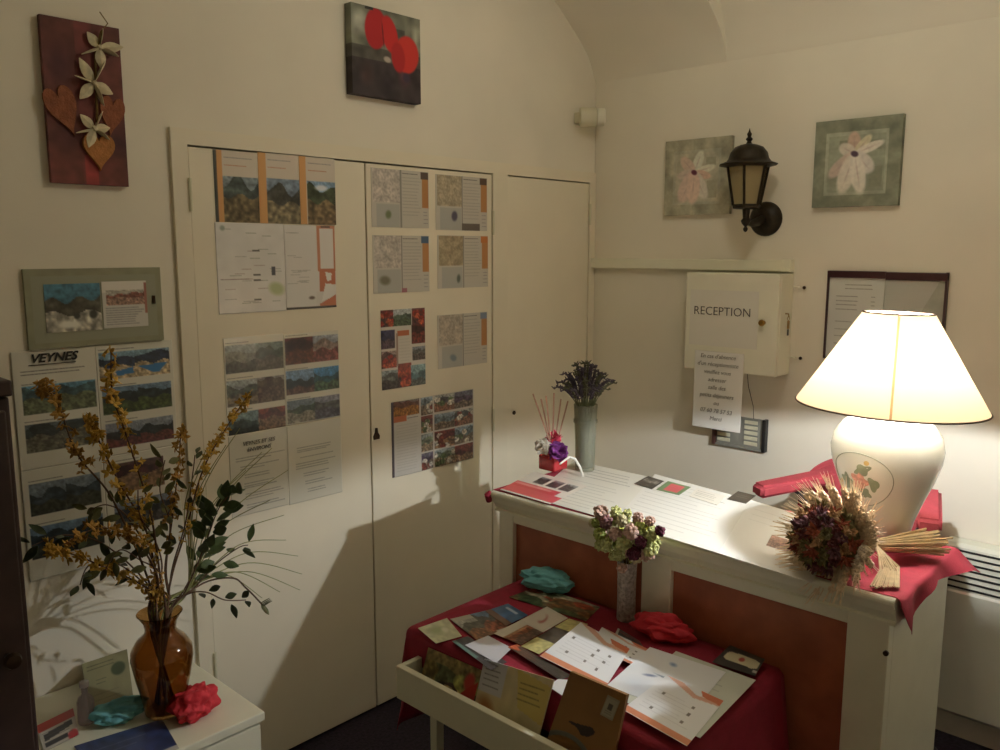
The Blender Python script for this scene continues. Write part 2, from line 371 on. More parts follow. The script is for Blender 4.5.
for (fx, fz, sc, rot, n) in ((-2.096, 2.150, 1.1, .4, 6), (-2.116, 2.062, 1.15, -.2, 6), (-2.122, 1.950, 1.0, .1, 6)):
    s = MB(); r2 = random.Random(int(fz*100))
    for k in range(n):
        a = rot+2*PI*k/n+r2.uniform(-.25, .25); L = sc*r2.uniform(.038, .055)
        s.petal((fx, -.026, fz), (math.cos(a), -.18, math.sin(a)), (0, -1, .2*math.cos(a)) if k % 2 else (-math.sin(a), 0, math.cos(a)), L, .024*sc, .15)
    s.ico((fx, -.029, fz), .008, 1, noise=.2, rg=r2)
    s.build('dried_flower', PET, t)
MB().tube([(-2.112, -.02, 1.95), (-2.11, -.024, 2.05), (-2.106, -.022, 2.13), (-2.09, -.03, 2.19)], .003, 6).build('stem', STEMB, t)
MB().tube([(-2.09, -.03, 2.19), (-2.075, -.034, 2.21), (-2.094, -.036, 2.234)], .0015, 5).build('twig', STEMB, t)

ink = Ink(.305, .285, '#6d6f60', seed=4).noise(.2, 8); ink.rect(0, .58, 1, 1, '#332a2c'); ink.rect(0, .45, 1, .58, '#4c4a42'); ink.ell(.1, .2, .05, .05, 0, '#a9ab9c', .7); ink.rect(.62, .18, .76, .33, '#4a4b42'); ink.ell(.95, .2, .05, .06, 0, '#9a9b86', .7)
for k, (u, v) in enumerate(((.2, .75), (.5, .85), (.75, .7))): ink.ell(u, v, .04, .05, 0, ['#45302e', '#241c22', '#54303a'][k], .9)
ink.noise(.25, 14)
ink.ell(.34, .23, .050, .070, .1, '#b5171d', .12); ink.ell(.54, .26, .038, .066, -.3, '#c8201f', .15); ink.ell(.79, .45, .058, .066, .2, '#cc2b22', .12); ink.ell(.66, .50, .034, .055, -.1, '#b01a1c', .2); ink.ell(.44, .27, .004, .05, -.1, '#6e0f14', .4)
ink.ell(.5, .55, .02, .012, .1, '#b9ad9f', .4); ink.ell(.78, .72, .022, .02, .3, '#3a2c40', .5); ink.rect(.2, .0, .3, .03, '#2a2a26')
sheet('poppy_canvas', ink, rA(-1.316, -1.029, 2.141, 2.416, -.03), 'square canvas of red poppies over dark ground, above the cupboard doors', 'picture', th=.032, m=CANV)

t = thing('photo_mount', (-2.137, 0, 1.402), 'sage green mount board holding two pasted photos, left of the cupboard', 'picture frame')
ink = Ink(.342, .2, '#95957a', seed=5).noise(.06, 10); ink.rect(.05, .09, .95, .92, '#9a9b84'); 
sheet('mount', ink, rA(-2.308, -1.966, 1.402, 1.601, -.008), th=.011, m=CANV, parent=t)
ink = Ink(.135, .115, seed=6).photo(0, 0, 1, 1, '#4f86a0', '#5a5648', '#d8d2c0', .5, 11); ink.ell(.55, .68, .01, .01, 0, '#3a3a34', .4); ink.ell(.85, .66, .013, .014, 0, '#3a3a34', .4); ink.ell(.4, .85, .04, .012, 0, '#f2efe2', .6)
sheet('snow_photo', ink, rA(-2.265, -2.13, 1.442, 1.563, -.010), th=.0015, m=GLOSS, parent=t)
ink = Ink(.117, .11, '#cfccc4', seed=7).rect(0, 0, 1, .22, '#e4dfd6').photo(.1, .2, .92, .5, '#b9b4a8', '#8c5648', '#b08a78', .4, 12).lines(.08, .55, .95, .95, 8); ink.rect(.95, .05, 1, .7, '#a86a5c')
sheet('caption_card', ink, rA(-2.125, -2.008, 1.444, 1.566, -.010), th=.0015, m=GLOSS, parent=t)
MB().box((-1.993, -.012, 1.503), (-1.985, -.008, 1.525), .001).build('clip', DKMET, t)

GP = 'laminated A4 posters of the town beside the cupboard'
def lam(u, v): return .0011*np.sin(u*PI)*np.sin(v*PI)*(1+.5*np.sin(u*9+v*4))
yW = -.0012
def town_sheet(x0, x1, z0, z1, label, rows, title=None, seed=0):
    w, h = x1-x0, z1-z0; ink = Ink(w, h, '#dedccd', seed=seed)
    for k, (v0, v1, u0, u1, sky, hill, land, hz) in enumerate(rows):
        m_ = .485 if u1-u0 > .7 else None
        if m_ is None: ink.photo(u0, v0, u1, v1, sky, hill, land, hz, seed*10+k)
        else:
            mid = u0+(u1-u0)*.5; ink.photo(u0, v0, mid-.004, v1, sky, hill, land, hz, seed*10+k); ink.photo(mid+.004, v0, u1, v1, sky, hill, land, hz-.06, seed*10+k+50)
        ink.lines(u0, v0-.035, u0+.5*(u1-u0), v0-.012, 1, '#55554f', .1)
    return ink
blue = ('#6f93ad', '#2c3f45', '#3f4c30', .42); lake = ('#5d86a6', '#26343c', '#2f6fa6', .5); grey = ('#7d8894', '#2d3438', '#4a4a48', .5)
ink = town_sheet(-2.349, -2.150, 1.10, 1.40, '', [(.30, .53, .09, .97)+('#5f96b2', '#3d5a60', '#6a7250', .35), (.62, .86, .09, .97)+('#5b6668', '#2e3634', '#6d6a58', .3)], seed=21)
p = sheet('town_poster', ink.lines(.1, .155, .85, .21, 2, '#3a3a36', .1), rA(-2.349, -2.150, 1.10, 1.40, yW), 'laminated poster titled VEYNES in bold italics over two wide landscape photos', 'poster', GP, m=GLOSS, curl=lam)
TEXTK = mat('black_ink', '#1e1d1c', .6, 0, 0); TEXTG = mat('dark_grey_ink', '#4a4844', .6, 0, 0); TEXTL = mat('faded_grey_ink', '#77746a', .6, 0, 0)
text('lettering', 'VEYNES', .030, (-2.309, -.0048, 1.370), (1, 0, 0), (0, 0, 1), TEXTK, p, shear=.3, sx=1.08, off=.0009)
MB().box((-2.312, -.0050, 1.3625), (-2.2, -.0036, 1.3645)).build('title_rule', TEXTK, p)
ink = town_sheet(-2.150, -1.941, 1.10, 1.40, '', [(.07, .31, .04, .95)+('#7fa3b8', '#2b3a52', '#c8b48e', .42), (.39, .62, .05, .95)+('#6d8aa5', '#2a3638', '#49582e', .45), (.71, .93, .06, .95)+('#8a94a0', '#262c2e', '#6a3a36', .55)], seed=22)
ink.poly([(.22, .245), (.46, .215), (.47, .27), (.26, .285)], '#2f74b0'); ink.poly([(.52, .215), (.93, .20), (.8, .285), (.72, .285)], '#2f74b0')
sheet('town_poster', ink, rA(-2.149, -1.941, 1.10, 1.40, yW), 'laminated poster with blue swimming pools in its top photo row, under the green mount', 'poster', GP, m=GLOSS, curl=lam)
ink = town_sheet(-2.349, -2.150, .81, 1.099, '', [(.13, .41, .08, .95)+('#7d8b96', '#3a464c', '#3f4236', .5), (.52, .80, .06, .95)+('#6d8aa5', '#26343c', '#2e3428', .5)], seed=23)
sheet('town_poster', ink, rA(-2.349, -2.150, .81, 1.099, yW), 'lower laminated poster with two grey mountain photos behind the forsythia', 'poster', GP, m=GLOSS, curl=lam)
ink = town_sheet(-2.149, -1.94, .81, 1.099, '', [(.08, .36, .15, .78)+('#5a4038', '#472428', '#8a6a4a', .3), (.46, .7, .1, .9)+grey], seed=24)
sheet('town_poster', ink, rA(-2.149, -1.941, .81, 1.099, yW), 'lower laminated poster with a dark red interior photo behind the vase of branches', 'poster', GP, m=GLOSS, curl=lam)

# ---- left cupboard door
yD = -.0055
GB = 'trail guide covers on the left cupboard door'
for k, (x0, x1, sk, hl, ld, hz, lb) in enumerate(((-1.792, -1.652, '#8f9fa8', '#4c5a58', '#76684c', .3, 'trail guide cover with dry heath below hills, left one of the row of three'), (-1.651, -1.511, '#7f93a8', '#4a4c46', '#8f8468', .42, 'trail guide cover with a wide valley road, middle one of the row of three'), (-1.510, -1.378, '#86a8c8', '#44503a', '#7c6a4e', .35, 'trail guide cover with a snowy peak, right one of the row of three'))):
    ink = Ink(x1-x0, .205, '#d9cfc0', seed=30+k).rect(0, 0, .17, 1, '#d8a266').photo(.2, .36, 1, 1, sk, hl, ld, hz, 60+k, .5)
    ink.lines(.24, .04, .9, .14, 1, '#777', .2).lines(.24, .15, .75, .26, 1, '#b5623a', .2)
    if k == 0: ink.rect(0, 0, .05, 1, '#4a4c48')
    if k == 2: ink.ell(.6, .45, .03, .012, 0, '#e4e8ee', .5)
    sheet('trail_guide', ink, rA(x0, x1, 1.727, 1.929+.004*(k > 0), yD-.001*k), lb, 'brochure', GB, m=GLOSS)
ink = Ink(.225, .272, '#e2e0dc', seed=34).noise(.03, 12)
for k in range(26): ink.lines(*(lambda u, v: (u, v, u+.16, v+.02))(ink.rg.random()*.75+.05, ink.rg.random()*.85+.05), 1, ['#8a8c86', '#6f7868', '#8b6f6a'][k % 3], .3, .6)
ink.ell(.86, .74, .035, .025, .3, '#b2bf8e', .5); ink.ell(.1, .06, .01, .01, 0, '#9aa59a', .5)
for v in (.3, .57, .63, .85): ink.rect(.52, v, .62, v+.012, '#55564f')
ink.rect(.8, .49, .84, .58, '#4a4a52'); ink.lines(.05, .6, .45, .64, 1, '#6a4a4a', .1)
sheet('area_map', ink, rA(-1.797, -1.572, 1.462, 1.726, yD), 'pale area map sheet below the trail guide covers', 'map', m=GLOSS, curl=lam)
ink = Ink(.187, .262, '#e2dfda', seed=35); ink.rect(.64, .0, 1, .55, '#c98664').rect(.70, .04, .96, .52, '#e4e0da').rect(.66, .54, .98, .8, '#c8795a').rect(.6, .8, 1, 1, '#dcd8d2')
ink.poly([(.78, .56), (.92, .58), (.9, .66), (.82, .68)], '#ece8e2').poly([(.78, .7), (1, .72), (1, .86), (.7, .92)], '#ece8e2').poly([(.66, .95), (1, .84), (1, 1), (.66, 1)], '#c8795a').rect(0, .975, 1, 1, '#55504c').rect(.72, .01, .9, .025, '#55504c')
for k in range(14): ink.lines(*(lambda u, v: (u, v, u+.2, v+.02))(ink.rg.random()*.4+.04, ink.rg.random()*.7+.05), 1, '#8a8c86', .3, .5)
ink.ell(.5, .87, .014, .007, 0, '#6a5a50', .5)
sheet('area_map', ink, rA(-1.571, -1.384, 1.464, 1.724, yD), 'narrow map panel with an orange border strip, right of the pale map', 'map', m=GLOSS, curl=lam)
GL = 'photo posters on the left cupboard door'
def duo(x0, x1, z0, z1, label, rows, seed, name='photo_poster'):
    ink = Ink(x1-x0, z1-z0, '#dfdccb', seed=seed)
    for k, (v0, v1, a, b) in enumerate(rows):
        ink.lines(.04, v0-.04, .45, v0-.015, 1, '#55554f', .1)
        ink.photo(.03, v0, .515, v1, *a, seed=seed*9+k, contrast=.5); ink.photo(.525, v0, .985, v1, *b, seed=seed*9+k+40, contrast=.5)
    return sheet(name, ink, rA(x0, x1, z0, z1, yD), label, 'poster', GL, m=GLOSS, curl=lam)
tan = ('#a9b3b4', '#5c6258', '#7d745f', .45); redd = ('#5a2c28', '#3c1f20', '#6a3a2c', .35); bl = ('#4f8fc0', '#2f5a64', '#4a6a52', .5)
duo(-1.789, -1.588, 1.10, 1.392, 'six-photo poster of grey buildings and a flower stall, left half of a pair', [(.08, .36, ('#aeb6b4', '#8d8f84', '#4e5048', .5), ('#7d8c86', '#3f4a40', '#68645c', .4)), (.44, .70, tan, ('#8d8c88', '#5a5048', '#6a5a50', .3)), (.78, 1., ('#7f9a9c', '#51645f', '#2a3434', .6), ('#8a4a3a', '#6a3f3c', '#8f7460', .3, ))], 41)
duo(-1.587, -1.381, 1.10, 1.388, 'six-photo poster with a dark red interior and a blue lake, right half of a pair', [(.05, .33, redd, ('#9aa0a8', '#a08a80', '#8a5048', .4)), (.41, .66, ('#7f9fc0', '#2f3c40', '#6a5048', .6), bl), (.74, .98, ('#7a8890', '#3a4a38', '#8f8a78', .45), ('#8f93a0', '#5a5c58', '#5a5a64', .45))], 42)
def txt_poster(x0, x1, z0, z1, label, seed, title):
    ink = Ink(x1-x0, z1-z0, '#dcd9c8', seed=seed)
    if title: ink.lines(.3, .14, .8, .2, 1, '#3f3f3a', .1, .9).lines(.3, .20, .85, .26, 1, '#4a4a46', .1, .8)
    r = .28
    while r < .92:
        n_ = int(ink.rg.integers(1, 4)); ink.lines(.1+.25*ink.rg.random(), r, .95, r+.03*n_, n_, '#6a6a62', .5, .7); r += .03*n_+.045
    return sheet('text_poster', ink, rA(x0, x1, z0, z1, yD), label, 'poster', GL, m=GLOSS, curl=lam)
p = txt_poster(-1.787, -1.588, .845, 1.098, 'white typed text sheet with a bold two-line title, behind the grass blades', 43, False)
text('lettering', 'VEYNES ET SES', .017, (-1.688, yD-.0032, 1.062), (1, 0, 0), (0, 0, 1), TEXTL, p, 'CENTER', .2, off=.0002)
text('lettering', 'ENVIRONS', .017, (-1.688, yD-.0032, 1.042), (1, 0, 0), (0, 0, 1), TEXTL, p, 'CENTER', .2, off=.0002)
txt_poster(-1.587, -1.381, .842, 1.097, 'white typed text sheet without title, beside the cupboard door gap', 44, False)

# ---- right cupboard door: five walk leaflets, two photo leaflets
GW = 'hiking leaflets with orange side tabs on the right cupboard door'
def walk(x0, x1, z0, z1, label, seed, mapc, insert, tab, foot):
    ink = Ink(x1-x0, z1-z0, '#c9c4b8', seed=seed); 
    ink.rect(.03, .02, .48, .56, mapc); r, q = ink.ix(.03, .02, .48, .56); sh = ink.a[r, q].shape
    ink.a[r, q] *= 1+.22*(snoise(sh[0], sh[1], 7, ink.rg)[..., None]-.5)+.3*(snoise(sh[0], sh[1], 22, ink.rg)[..., None]-.5)
    ink.rect(.08, .6, .47, .98, '#b3b3ac').ell(*insert); ink.rect(.49, .0, .51, 1, '#8f8d84')
    ink.lines(.53, .04, .8, .08, 1, '#444', .1, .9).lines(.53, .1, .86, .8, 12, '#8c8a86', .25, .55)
    ink.rect(.88, .12, .985, .64, '#bd8450'); ink.rect(.86, .02, .985, .12, tab); ink.lines(.9, .68, .98, .95, 4, '#777', .2)
    if foot: ink.rect(*foot)
    return sheet('hiking_leaflet', ink, rA(x0, x1, z0, z1, yD), label, 'leaflet', GW, m=GLOSS)
walk(-1.232, -.977, 1.724, 1.918, 'hiking leaflet with a pinkish map and green inset, upper left of the four', 51, '#c4bbb2', (.28, .78, .016, .018, .3, '#6f7a54', .5), '#5a4a42', None)
walk(-.943, -.680, 1.719, 1.915, 'hiking leaflet with a tan map and dark violet inset, upper right of the four', 52, '#b3a68c', (.35, .74, .018, .022, .1, '#5a5468', .4), '#5a4438', (.5, .88, .85, 1, '#6e655c'))
walk(-1.231, -.978, 1.501, 1.697, 'hiking leaflet with a blue corner tab and olive inset, lower left of the four', 53, '#beb6ac', (.2, .78, .03, .02, .1, '#7a7660', .5), '#4f6a88', (.5, .93, .58, 1, '#a86a74'))
walk(-.937, -.675, 1.508, 1.70, 'hiking leaflet with a brown map and small dark inset, lower right of the four', 54, '#a8997c', (.4, .82, .012, .02, .1, '#5a6258', .5), '#c4783c', None)
walk(-.940, -.681, 1.213, 1.411, 'hiking leaflet with a grey-blue corner tab, alone right of the red train sheet', 55, '#b5aa9a', (.3, .82, .022, .016, .4, '#7a8a92', .5), '#7f8fa6', None)
ink = Ink(.202, .277, '#d8d2c6', seed=56)
tr = dict(contrast=.6); rb = ['#9a2f24', '#c45a3a']
ink.photo(0, 0, .27, .21, '#6a4a44', '#8c3a34', '#5a3c38', .3, 1, blobs=rb, **tr).photo(.29, 0, .68, .21, '#b9c2c4', '#5a6e5c', '#4f6248', .5, 2, **tr).photo(.7, 0, 1, .21, '#7a4a46', '#9a3a30', '#5a2f30', .3, 3, blobs=rb, **tr)
ink.photo(0, .25, .3, .48, '#3c3a5c', '#2c2a48', '#54424c', .4, 4, **tr).photo(.69, .22, 1, .45, '#5a2420', '#3c1c1c', '#7a3428', .3, 5, **tr).photo(0, .52, .33, .73, '#9a8a84', '#6a5048', '#8f4030', .35, 6, blobs=rb, **tr).photo(.7, .5, 1, .67, '#8a9098', '#6a6a64', '#5c5048', .4, 7, **tr)
ink.photo(0, .76, .38, 1, '#96a4a4', '#6a7068', '#45423c', .4, 8, **tr).photo(.36, .70, .66, 1, '#8f4030', '#b04a30', '#40302c', .5, 9, blobs=rb, **tr).photo(.66, .74, 1, 1, '#8fb0b4', '#5a7a7c', '#5a6058', .55, 10, **tr)
ink.rect(.36, .27, .62, .33, '#c06a44').lines(.4, .36, .66, .68, 8, '#aaa69c', .2, .4).rect(.34, .3, .36, .72, '#a08878')
sheet('train_leaflet', ink, rA(-1.203, -1.002, 1.166, 1.443, yD), 'tall photo sheet of red trains on the right cupboard door', 'leaflet', m=GLOSS)
ink = Ink(.407, .27, '#cfccc4', seed=57)
ink.photo(.03, 0, .31, .2, '#8a8078', '#6a4a3c', '#a8763c', .3, 21).rect(.03, .2, .16, .27, '#c07048').lines(.17, .22, .3, .25, 1, '#444', .1, .9).lines(.05, .3, .3, .95, 17, '#a5a29a', .15, .5)
cs = [('#8fa0ae', '#6a7a80', '#7a6a5a'), ('#7a3c34', '#5a2a2c', '#8a6a4c'), ('#9aa6a8', '#6f7a66', '#8f7c64'), ('#6a6878', '#54445a', '#7a6a5c'), ('#a8aca4', '#4c4c4c', '#8a6048')]
k = 0
for c0, c1 in ((.335, .475), (.50, .74), (.75, .99)):
    for r0 in (0, .25, .5, .76):
        ink.photo(c0, r0+.01, c1, r0+.235, *cs[k % 5], .35+.05*(k % 3), 90+k, .7, blobs=[['#c8c2b4', '#7a3a30'], ['#5a6a44', '#d0c8b8'], None][k % 3]); k += 1
ink.rect(0, 0, .022, 1, '#4c4650'); ink.rect(.482, 0, .494, 1, '#c9c2b8'); ink.rect(.50, .24, 1, .26, '#cfc8bc')
sheet('regional_leaflet', ink, rA(-1.164, -.757, .846, 1.118, yD), 'wide unfolded leaflet with a text column and many food photos', 'leaflet', m=GLOSS, curl=lambda u, v: .004*np.abs(np.sin(u*PI*2)))
# siren on the corner
t = thing('motion_sensor', (-.085, 0, 2.18), 'small ivory cylindrical sensor fixed high in the wall corner', 'sensor')
b0 = aty(592, 117, -.07); r_ = Vector((.686, -.728, 0))
MB().box((b0.x-.03, -.06, b0.z-.022), (b0.x+.012, .003, b0.z+.022), .004).build('bracket', PLAST, t)
MB().tube([b0-r_*.052, b0-r_*.048, b0+r_*.014, b0+r_*.018], [.034, .040, .040, .036], 20).build('body', PLAST, t, True)
MB().tube([b0+r_*.018, b0+r_*.022, b0+r_*.050, b0+r_*.054], [.030, .036, .036, .030], 20).build('front_cap', WHITEP, t, True)
# ================================================================== WALL B
def lily(bg, edge, inner, cen, u, v, petals, seed):
    ink = Ink(.30, .30, edge, res=.0022, seed=seed).noise(.10, 7)
    ink.rect(.14, .15, .85, .86, inner).noise(.08, 16); ink.rect(.18, .19, .82, .82, bg).noise(.12, 9); ink.rect(.30, .24, .50, .32, edge); ink.rect(.64, .26, .78, .36, edge); ink.rect(.66, .56, .80, .78, edge)
    for a, L, w, c in petals:
        a = math.radians(a); ink.ell(u+math.cos(a)*L*.85/.3, v+math.sin(a)*L*.85/.3, L, w, a, C(c)*1.1, .22, .92); ink.ell(u+math.cos(a)*L*.8/.3, v+math.sin(a)*L*.8/.3, L*.75, .004, a, '#a88a84', .9, .45)
    ink.ell(u, v, .017, .012, .4, cen, .4); ink.noise(.05, 40); return ink
sheet('lily_canvas', lily('#b9b49c', '#a6a28a', '#b2b09a', '#5e2438', .46, .44, [(-68, .052, .024, '#c9cab9'), (-12, .056, .017, '#cfcdb9'), (15, .045, .018, '#c8a894'), (-135, .050, .026, '#bfa898'), (170, .045, .022, '#b8a99c'), (118, .075, .040, '#c6aea2'), (62, .070, .030, '#c9c2b4'), (92, .072, .034, '#cdb4a4')], 61), rB(-.370, -.660, 1.786, 2.078, -.022), 'square canvas of a pink-white lily behind the wall lantern', 'picture', 'square lily canvases', th=.0225, m=CANV)
sheet('lily_canvas', lily('#959a84', '#80846f', '#a5a892', '#463040', .48, .40, [(-95, .044, .026, '#b59a88'), (-48, .046, .018, '#c4bd9e'), (-20, .060, .017, '#d2ccc0'), (-150, .036, .024, '#c2bbae'), (140, .066, .027, '#b8a498'), (45, .052, .032, '#c6c0b8'), (108, .080, .034, '#cdc6b8'), (78, .080, .030, '#d0cabe')], 62), rB(-.984, -1.277, 1.797, 2.093, -.022), 'square grey-green canvas of a white lily right of the wall lantern', 'picture', 'square lily canvases', th=.0225, m=CANV)

# lantern
t = thing('wall_lantern', (0, -.803, 1.705), 'antique black carriage lantern on a round wall plate, glass cage unlit', 'lamp')
lc = Vector((-.135, -.79, 0)); LX, LY = lc.x, lc.y
AMB = clear('smoky_lantern_glass', '#cdbd92', .55, .15)
MB().lathe([(0, -.034), (.03, -.034), (.045, -.026), (.058, -.016), (.064, -.008), (.064, 0)], (.0015, -.803, 1.763), 28, 'x').build('wall_plate', IRON, t, True)
MB().tube([(-.025, -.803, 1.763), (-.06, -.801, 1.752), (-.10, -.795, 1.745), (LX+.005, LY, 1.752), (LX, LY, 1.772), (LX, LY, 1.80)], [.014, .016, .013, .013, .012, .014], 12).build('arm', IRON, t, True)
MB().lathe([(0, 1.712), (.006, 1.716), (.009, 1.724), (.004, 1.733), (.013, 1.742), (.018, 1.753), (.010, 1.764), (.008, 1.775)], (LX, LY, 0), 16).build('bottom_finial', IRON, t, True)
ph = .3
def hexr(z): return .048+(z-1.805)/(1.945-1.805)*.026
s = MB(); s.lathe([(.02, 1.795), (.050, 1.797), (.053, 1.806), (.050, 1.812)], (LX, LY, 0), 6, ph=ph)
s.build('cage_base', IRON, t)
for k in range(6):
    a = 2*PI*k/6+ph; MB().tube([(LX+.050*math.cos(a), LY+.050*math.sin(a), 1.808), (LX+.076*math.cos(a), LY+.076*math.sin(a), 1.946)], .0048, 6).build('cage_bar', IRON, t, True)
MB().lathe([(.046, 1.811), (.0715, 1.944), (.0705, 1.944), (.045, 1.811)], (LX, LY, 0), 6, closed=True, ph=ph).build('glass_pane', AMB, t)
MB().lathe([(.076, 1.944), (.103, 1.950), (.104, 1.954), (.080, 1.963), (.072, 1.974), (.066, 1.995), (.050, 2.014), (.030, 2.022), (.012, 2.026)], (LX, LY, 0), 12, ph=ph).build('roof', IRON, t, 35)
MB().lathe([(.012, 2.024), (.007, 2.034), (.013, 2.042), (.006, 2.050), (.009, 2.060), (.004, 2.068), (0, 2.082)], (LX, LY, 0), 14).build('finial', IRON, t, True)
MB().lathe([(0, 1.813), (.017, 1.813), (.017, 1.862), (.014, 1.864), (0, 1.864)], (LX, LY, 0), 16).build('lamp_socket', BLACKP, t, True)
MB().lathe([(.012, 1.864), (.020, 1.872), (.021, 1.925), (.015, 1.936), (0, 1.94)], (LX, LY, 0), 16).build('candle_tube', mat('frosted_tube', '#c9ba92', .5, 0, .02), t, True)

# white batten in the corner
t = thing('wall_batten', (0, -.465, 1.568), 'white painted timber batten along the wall from the corner, above the key cabinet', 'rail')
MB().box((-.03, -.918, 1.570), (.0015, -.004, 1.612), .004).build('batten', WHITEP, t)
MB().box((-.034, -.922, 1.568), (-.0, -.885, 1.614), .003).build('end_cap', WHITEP, t)

# key cabinet
XF = -.115
t = thing('key_cabinet', (0, -.73, 1.19), 'white wall cabinet with a brass knob marked RECEPTION, right of the corner', 'cabinet')
MB().box((XF+.018, -.922, 1.188), (.0015, -.542, 1.562), .003).build('body', WHITEP, t)
dr = MB().box((XF, -.922, 1.188), (XF+.017, -.542, 1.562), .003).build('door', WHITEP, t)
MB().lathe([(0, -.024), (.010, -.023), (.0125, -.017), (.010, -.010), (.006, -.007), (.008, 0)], (XF, -.868, 1.385), 18, 'x').build('knob', BRASS, dr, True)
s = MB().tube([(-.055, -.922, 1.417), (-.055, -.934, 1.417), (-.055, -.936, 1.405)], .0025, 6); s.build('key_hook', BRASS, t)
k_ = thing('key_ring', (-.055, -.932, 1.345), 'brass key with a dark tag hanging on the side of the white key cabinet', 'key')
MB().tube([(-.055+.008*math.cos(a), -.9345, 1.400+.008*math.sin(a)) for a in np.linspace(0, 2*PI, 14)], .0012, 5).build('ring', BRASS, k_)
MB().box((-.063, -.937, 1.362), (-.047, -.9335, 1.392), .001).build('key_bow', BRASS, k_)
MB().box((-.061, -.937, 1.338), (-.050, -.9335, 1.361), .001).build('tag', BLACKP, k_)
ink = Ink(.30, .20, '#dedccb', seed=63); ink.rect(0, .0, 1, .012, '#c5c2b2')
p = sheet('reception_notice', Ink(.285, .205, '#e3e0d2', seed=63), rB(-.562, -.846, 1.283, 1.497, XF-.0018), 'paper notice reading RECEPTION taped on the cabinet door', 'sign', th=.0006)
text('lettering', 'RECEPTION', .046, (XF-.0026, -.578, 1.402), (0, -1, 0), (0, 0, 1), TEXTG, p, sx=.99, off=-.0004)
p = sheet('absence_notice', Ink(.202, .288, '#ecebe4', seed=64), rB(-.592, -.798, .962, 1.263, XF-.004), 'white notice sheet with centred text hanging below the key cabinet', 'sign', th=.0006, curl=lambda u, v: .006*(v > .3)*(v-.3)+.003*np.sin(u*3))
tx = "En cas d'absence\nd'un réceptionniste\nveuillez vous\nadresser\nsalle des\npetits déjeuners\nou\n07 60 78 57 53\nMerci"
text('lettering', tx, .0222, (XF-.0125, -.695, 1.238), (0, -1, 0), (0, 0, 1), TEXTL, p, 'CENTER', .2, spacing=1.36)

# slotted grey board under the notice
t = thing('card_rack', (0, -.737, .88), 'small grey wall rack holding cream tags, half hidden by the white notice', 'rack')
MB().box((-.012, -.842, .880), (.0015, -.632, 1.000), .002).build('back_board', GREYP, t)
MB().box((-.026, -.852, .876), (.0, -.838, 1.004), .002).build('right_rail', BLACKP, t)
MB().box((-.026, -.640, .876), (.0, -.626, 1.004), .002).build('left_rail', mat('dark_red_plastic', '#4a2a26', .5), t)
MB().box((-.024, -.838, .876), (.0, -.640, .884), .002).build('bottom_rail', GREYP, t)
TAGM = mat('cream_card', '#cfcbb0', .7, 0, .03)
for yy in (-.700, -.815):
    for j in range(5): MB().box((-.0165, yy-.0, .894+.021*j), (-.0120, yy+.055, .908+.021*j), .0015).build('tag', TAGM, t)
MB().tube([(-.02, -.80, 1.002), (-.06, -.815, 1.06), (-.10, -.812, 1.14), (-.105, -.808, 1.187)], .0012, 5).build('string', DKMET, t)
# two cable clips
for z, lab in ((1.512, 'upper one of two small white screw hooks right of the key cabinet'), (1.252, 'lower one of two small white screw hooks right of the key cabinet')):
    h_ = thing('screw_hook', (0, -.952, z), lab, 'hook', 'screw hooks right of the key cabinet')
    MB().tube([(.0015, -.945, z), (-.012, -.945, z), (-.018, -.940, z+.004), (-.018, -.930, z+.004)], .0035, 8).build('shank', WHITEP, h_, True)
    MB().ico((-.007, -.966, z), .0065, 2).build('screw_head', DKMET, h_, True)

# menu board
t = thing('menu_board', (0, -1.25, 1.27), 'dark framed notice board with two pale sheets behind the lamp shade', 'notice board')
FR = mat('dark_maroon_frame', '#3a1a1e', .4, 0, .1, 30)
MB().box((-.012, -1.445, 1.265), (.0015, -1.057, 1.575), .001).build('backing', mat('grey_card_backing', '#a7a799', .7), t)
s = MB(); s.box((-.022, -1.253, 1.552), (-.002, -1.054, 1.576), .002); s.build('top_rail', FR, t)
MB().box((-.022, -1.448, 1.548), (-.002, -1.254, 1.574), .002).build('top_rail', FR, t)
MB().box((-.020, -1.060, 1.262), (-.002, -1.054, 1.576), .001).build('side_rail', FR, t)
MB().box((-.020, -1.448, 1.262), (-.002, -1.441, 1.576), .001).build('side_rail', FR, t)
ink = Ink(.19, .285, '#d2d4cc', seed=66).lines(.3, .06, .8, .16, 2, '#6e6c58', .05, .9)
ink.lines(.15, .2, .55, .42, 4, '#55554e', .1, .8).lines(.78, .2, .86, .42, 4, '#55554e', .2, .7).lines(.15, .5, .5, .95, 5, '#66665e', .3, .7)
sheet('price_sheet', ink, rB(-1.062, -1.250, 1.268, 1.552, -.0135), th=.001, m=PRINT, parent=t)
sheet('blank_sheet', Ink(.185, .28, '#b9bab0', seed=67), rB(-1.253, -1.440, 1.268, 1.548, -.0135), th=.001, m=GLOSS, parent=t, curl=lambda u, v: .003*np.sin(u*4+v*3))
# electric heater
t = thing('panel_heater', (-.06, -2.1, 0), 'white electric panel heater with black top louvres on the wall right of the counter', 'heater')
HP = mat('heater_white_enamel', '#dcdccc', .4, 0, .02, 8); SLOT = mat('black_slot', '#1c1c1a', .7)
y0, y1 = -1.515, -2.45
s = MB(); prof = [(-.004, .12), (-.085, .12), (-.100, .135), (-.100, .545), (-.094, .552), (-.072, .690), (-.060, .700), (-.004, .700)]
s.prism([(a, y0, b) for a, b in prof], (0, y1-y0, 0), 1.0); s.build('casing', HP, t)
for k in range(7):
    q = (k+.5)/7; xx, zz = -.094+.022*q, .552+.138*q
    MB().box((xx-.0032, y1+.03, zz-.003), (xx+.003, y0-.012, zz+.0028)).build('louvre', SLOT, t)
MB().box((-.105, -1.535, .50), (-.099, -1.517, .56), .002).build('control_strip', mat('taupe_strip', '#6a5c4c', .5), t)
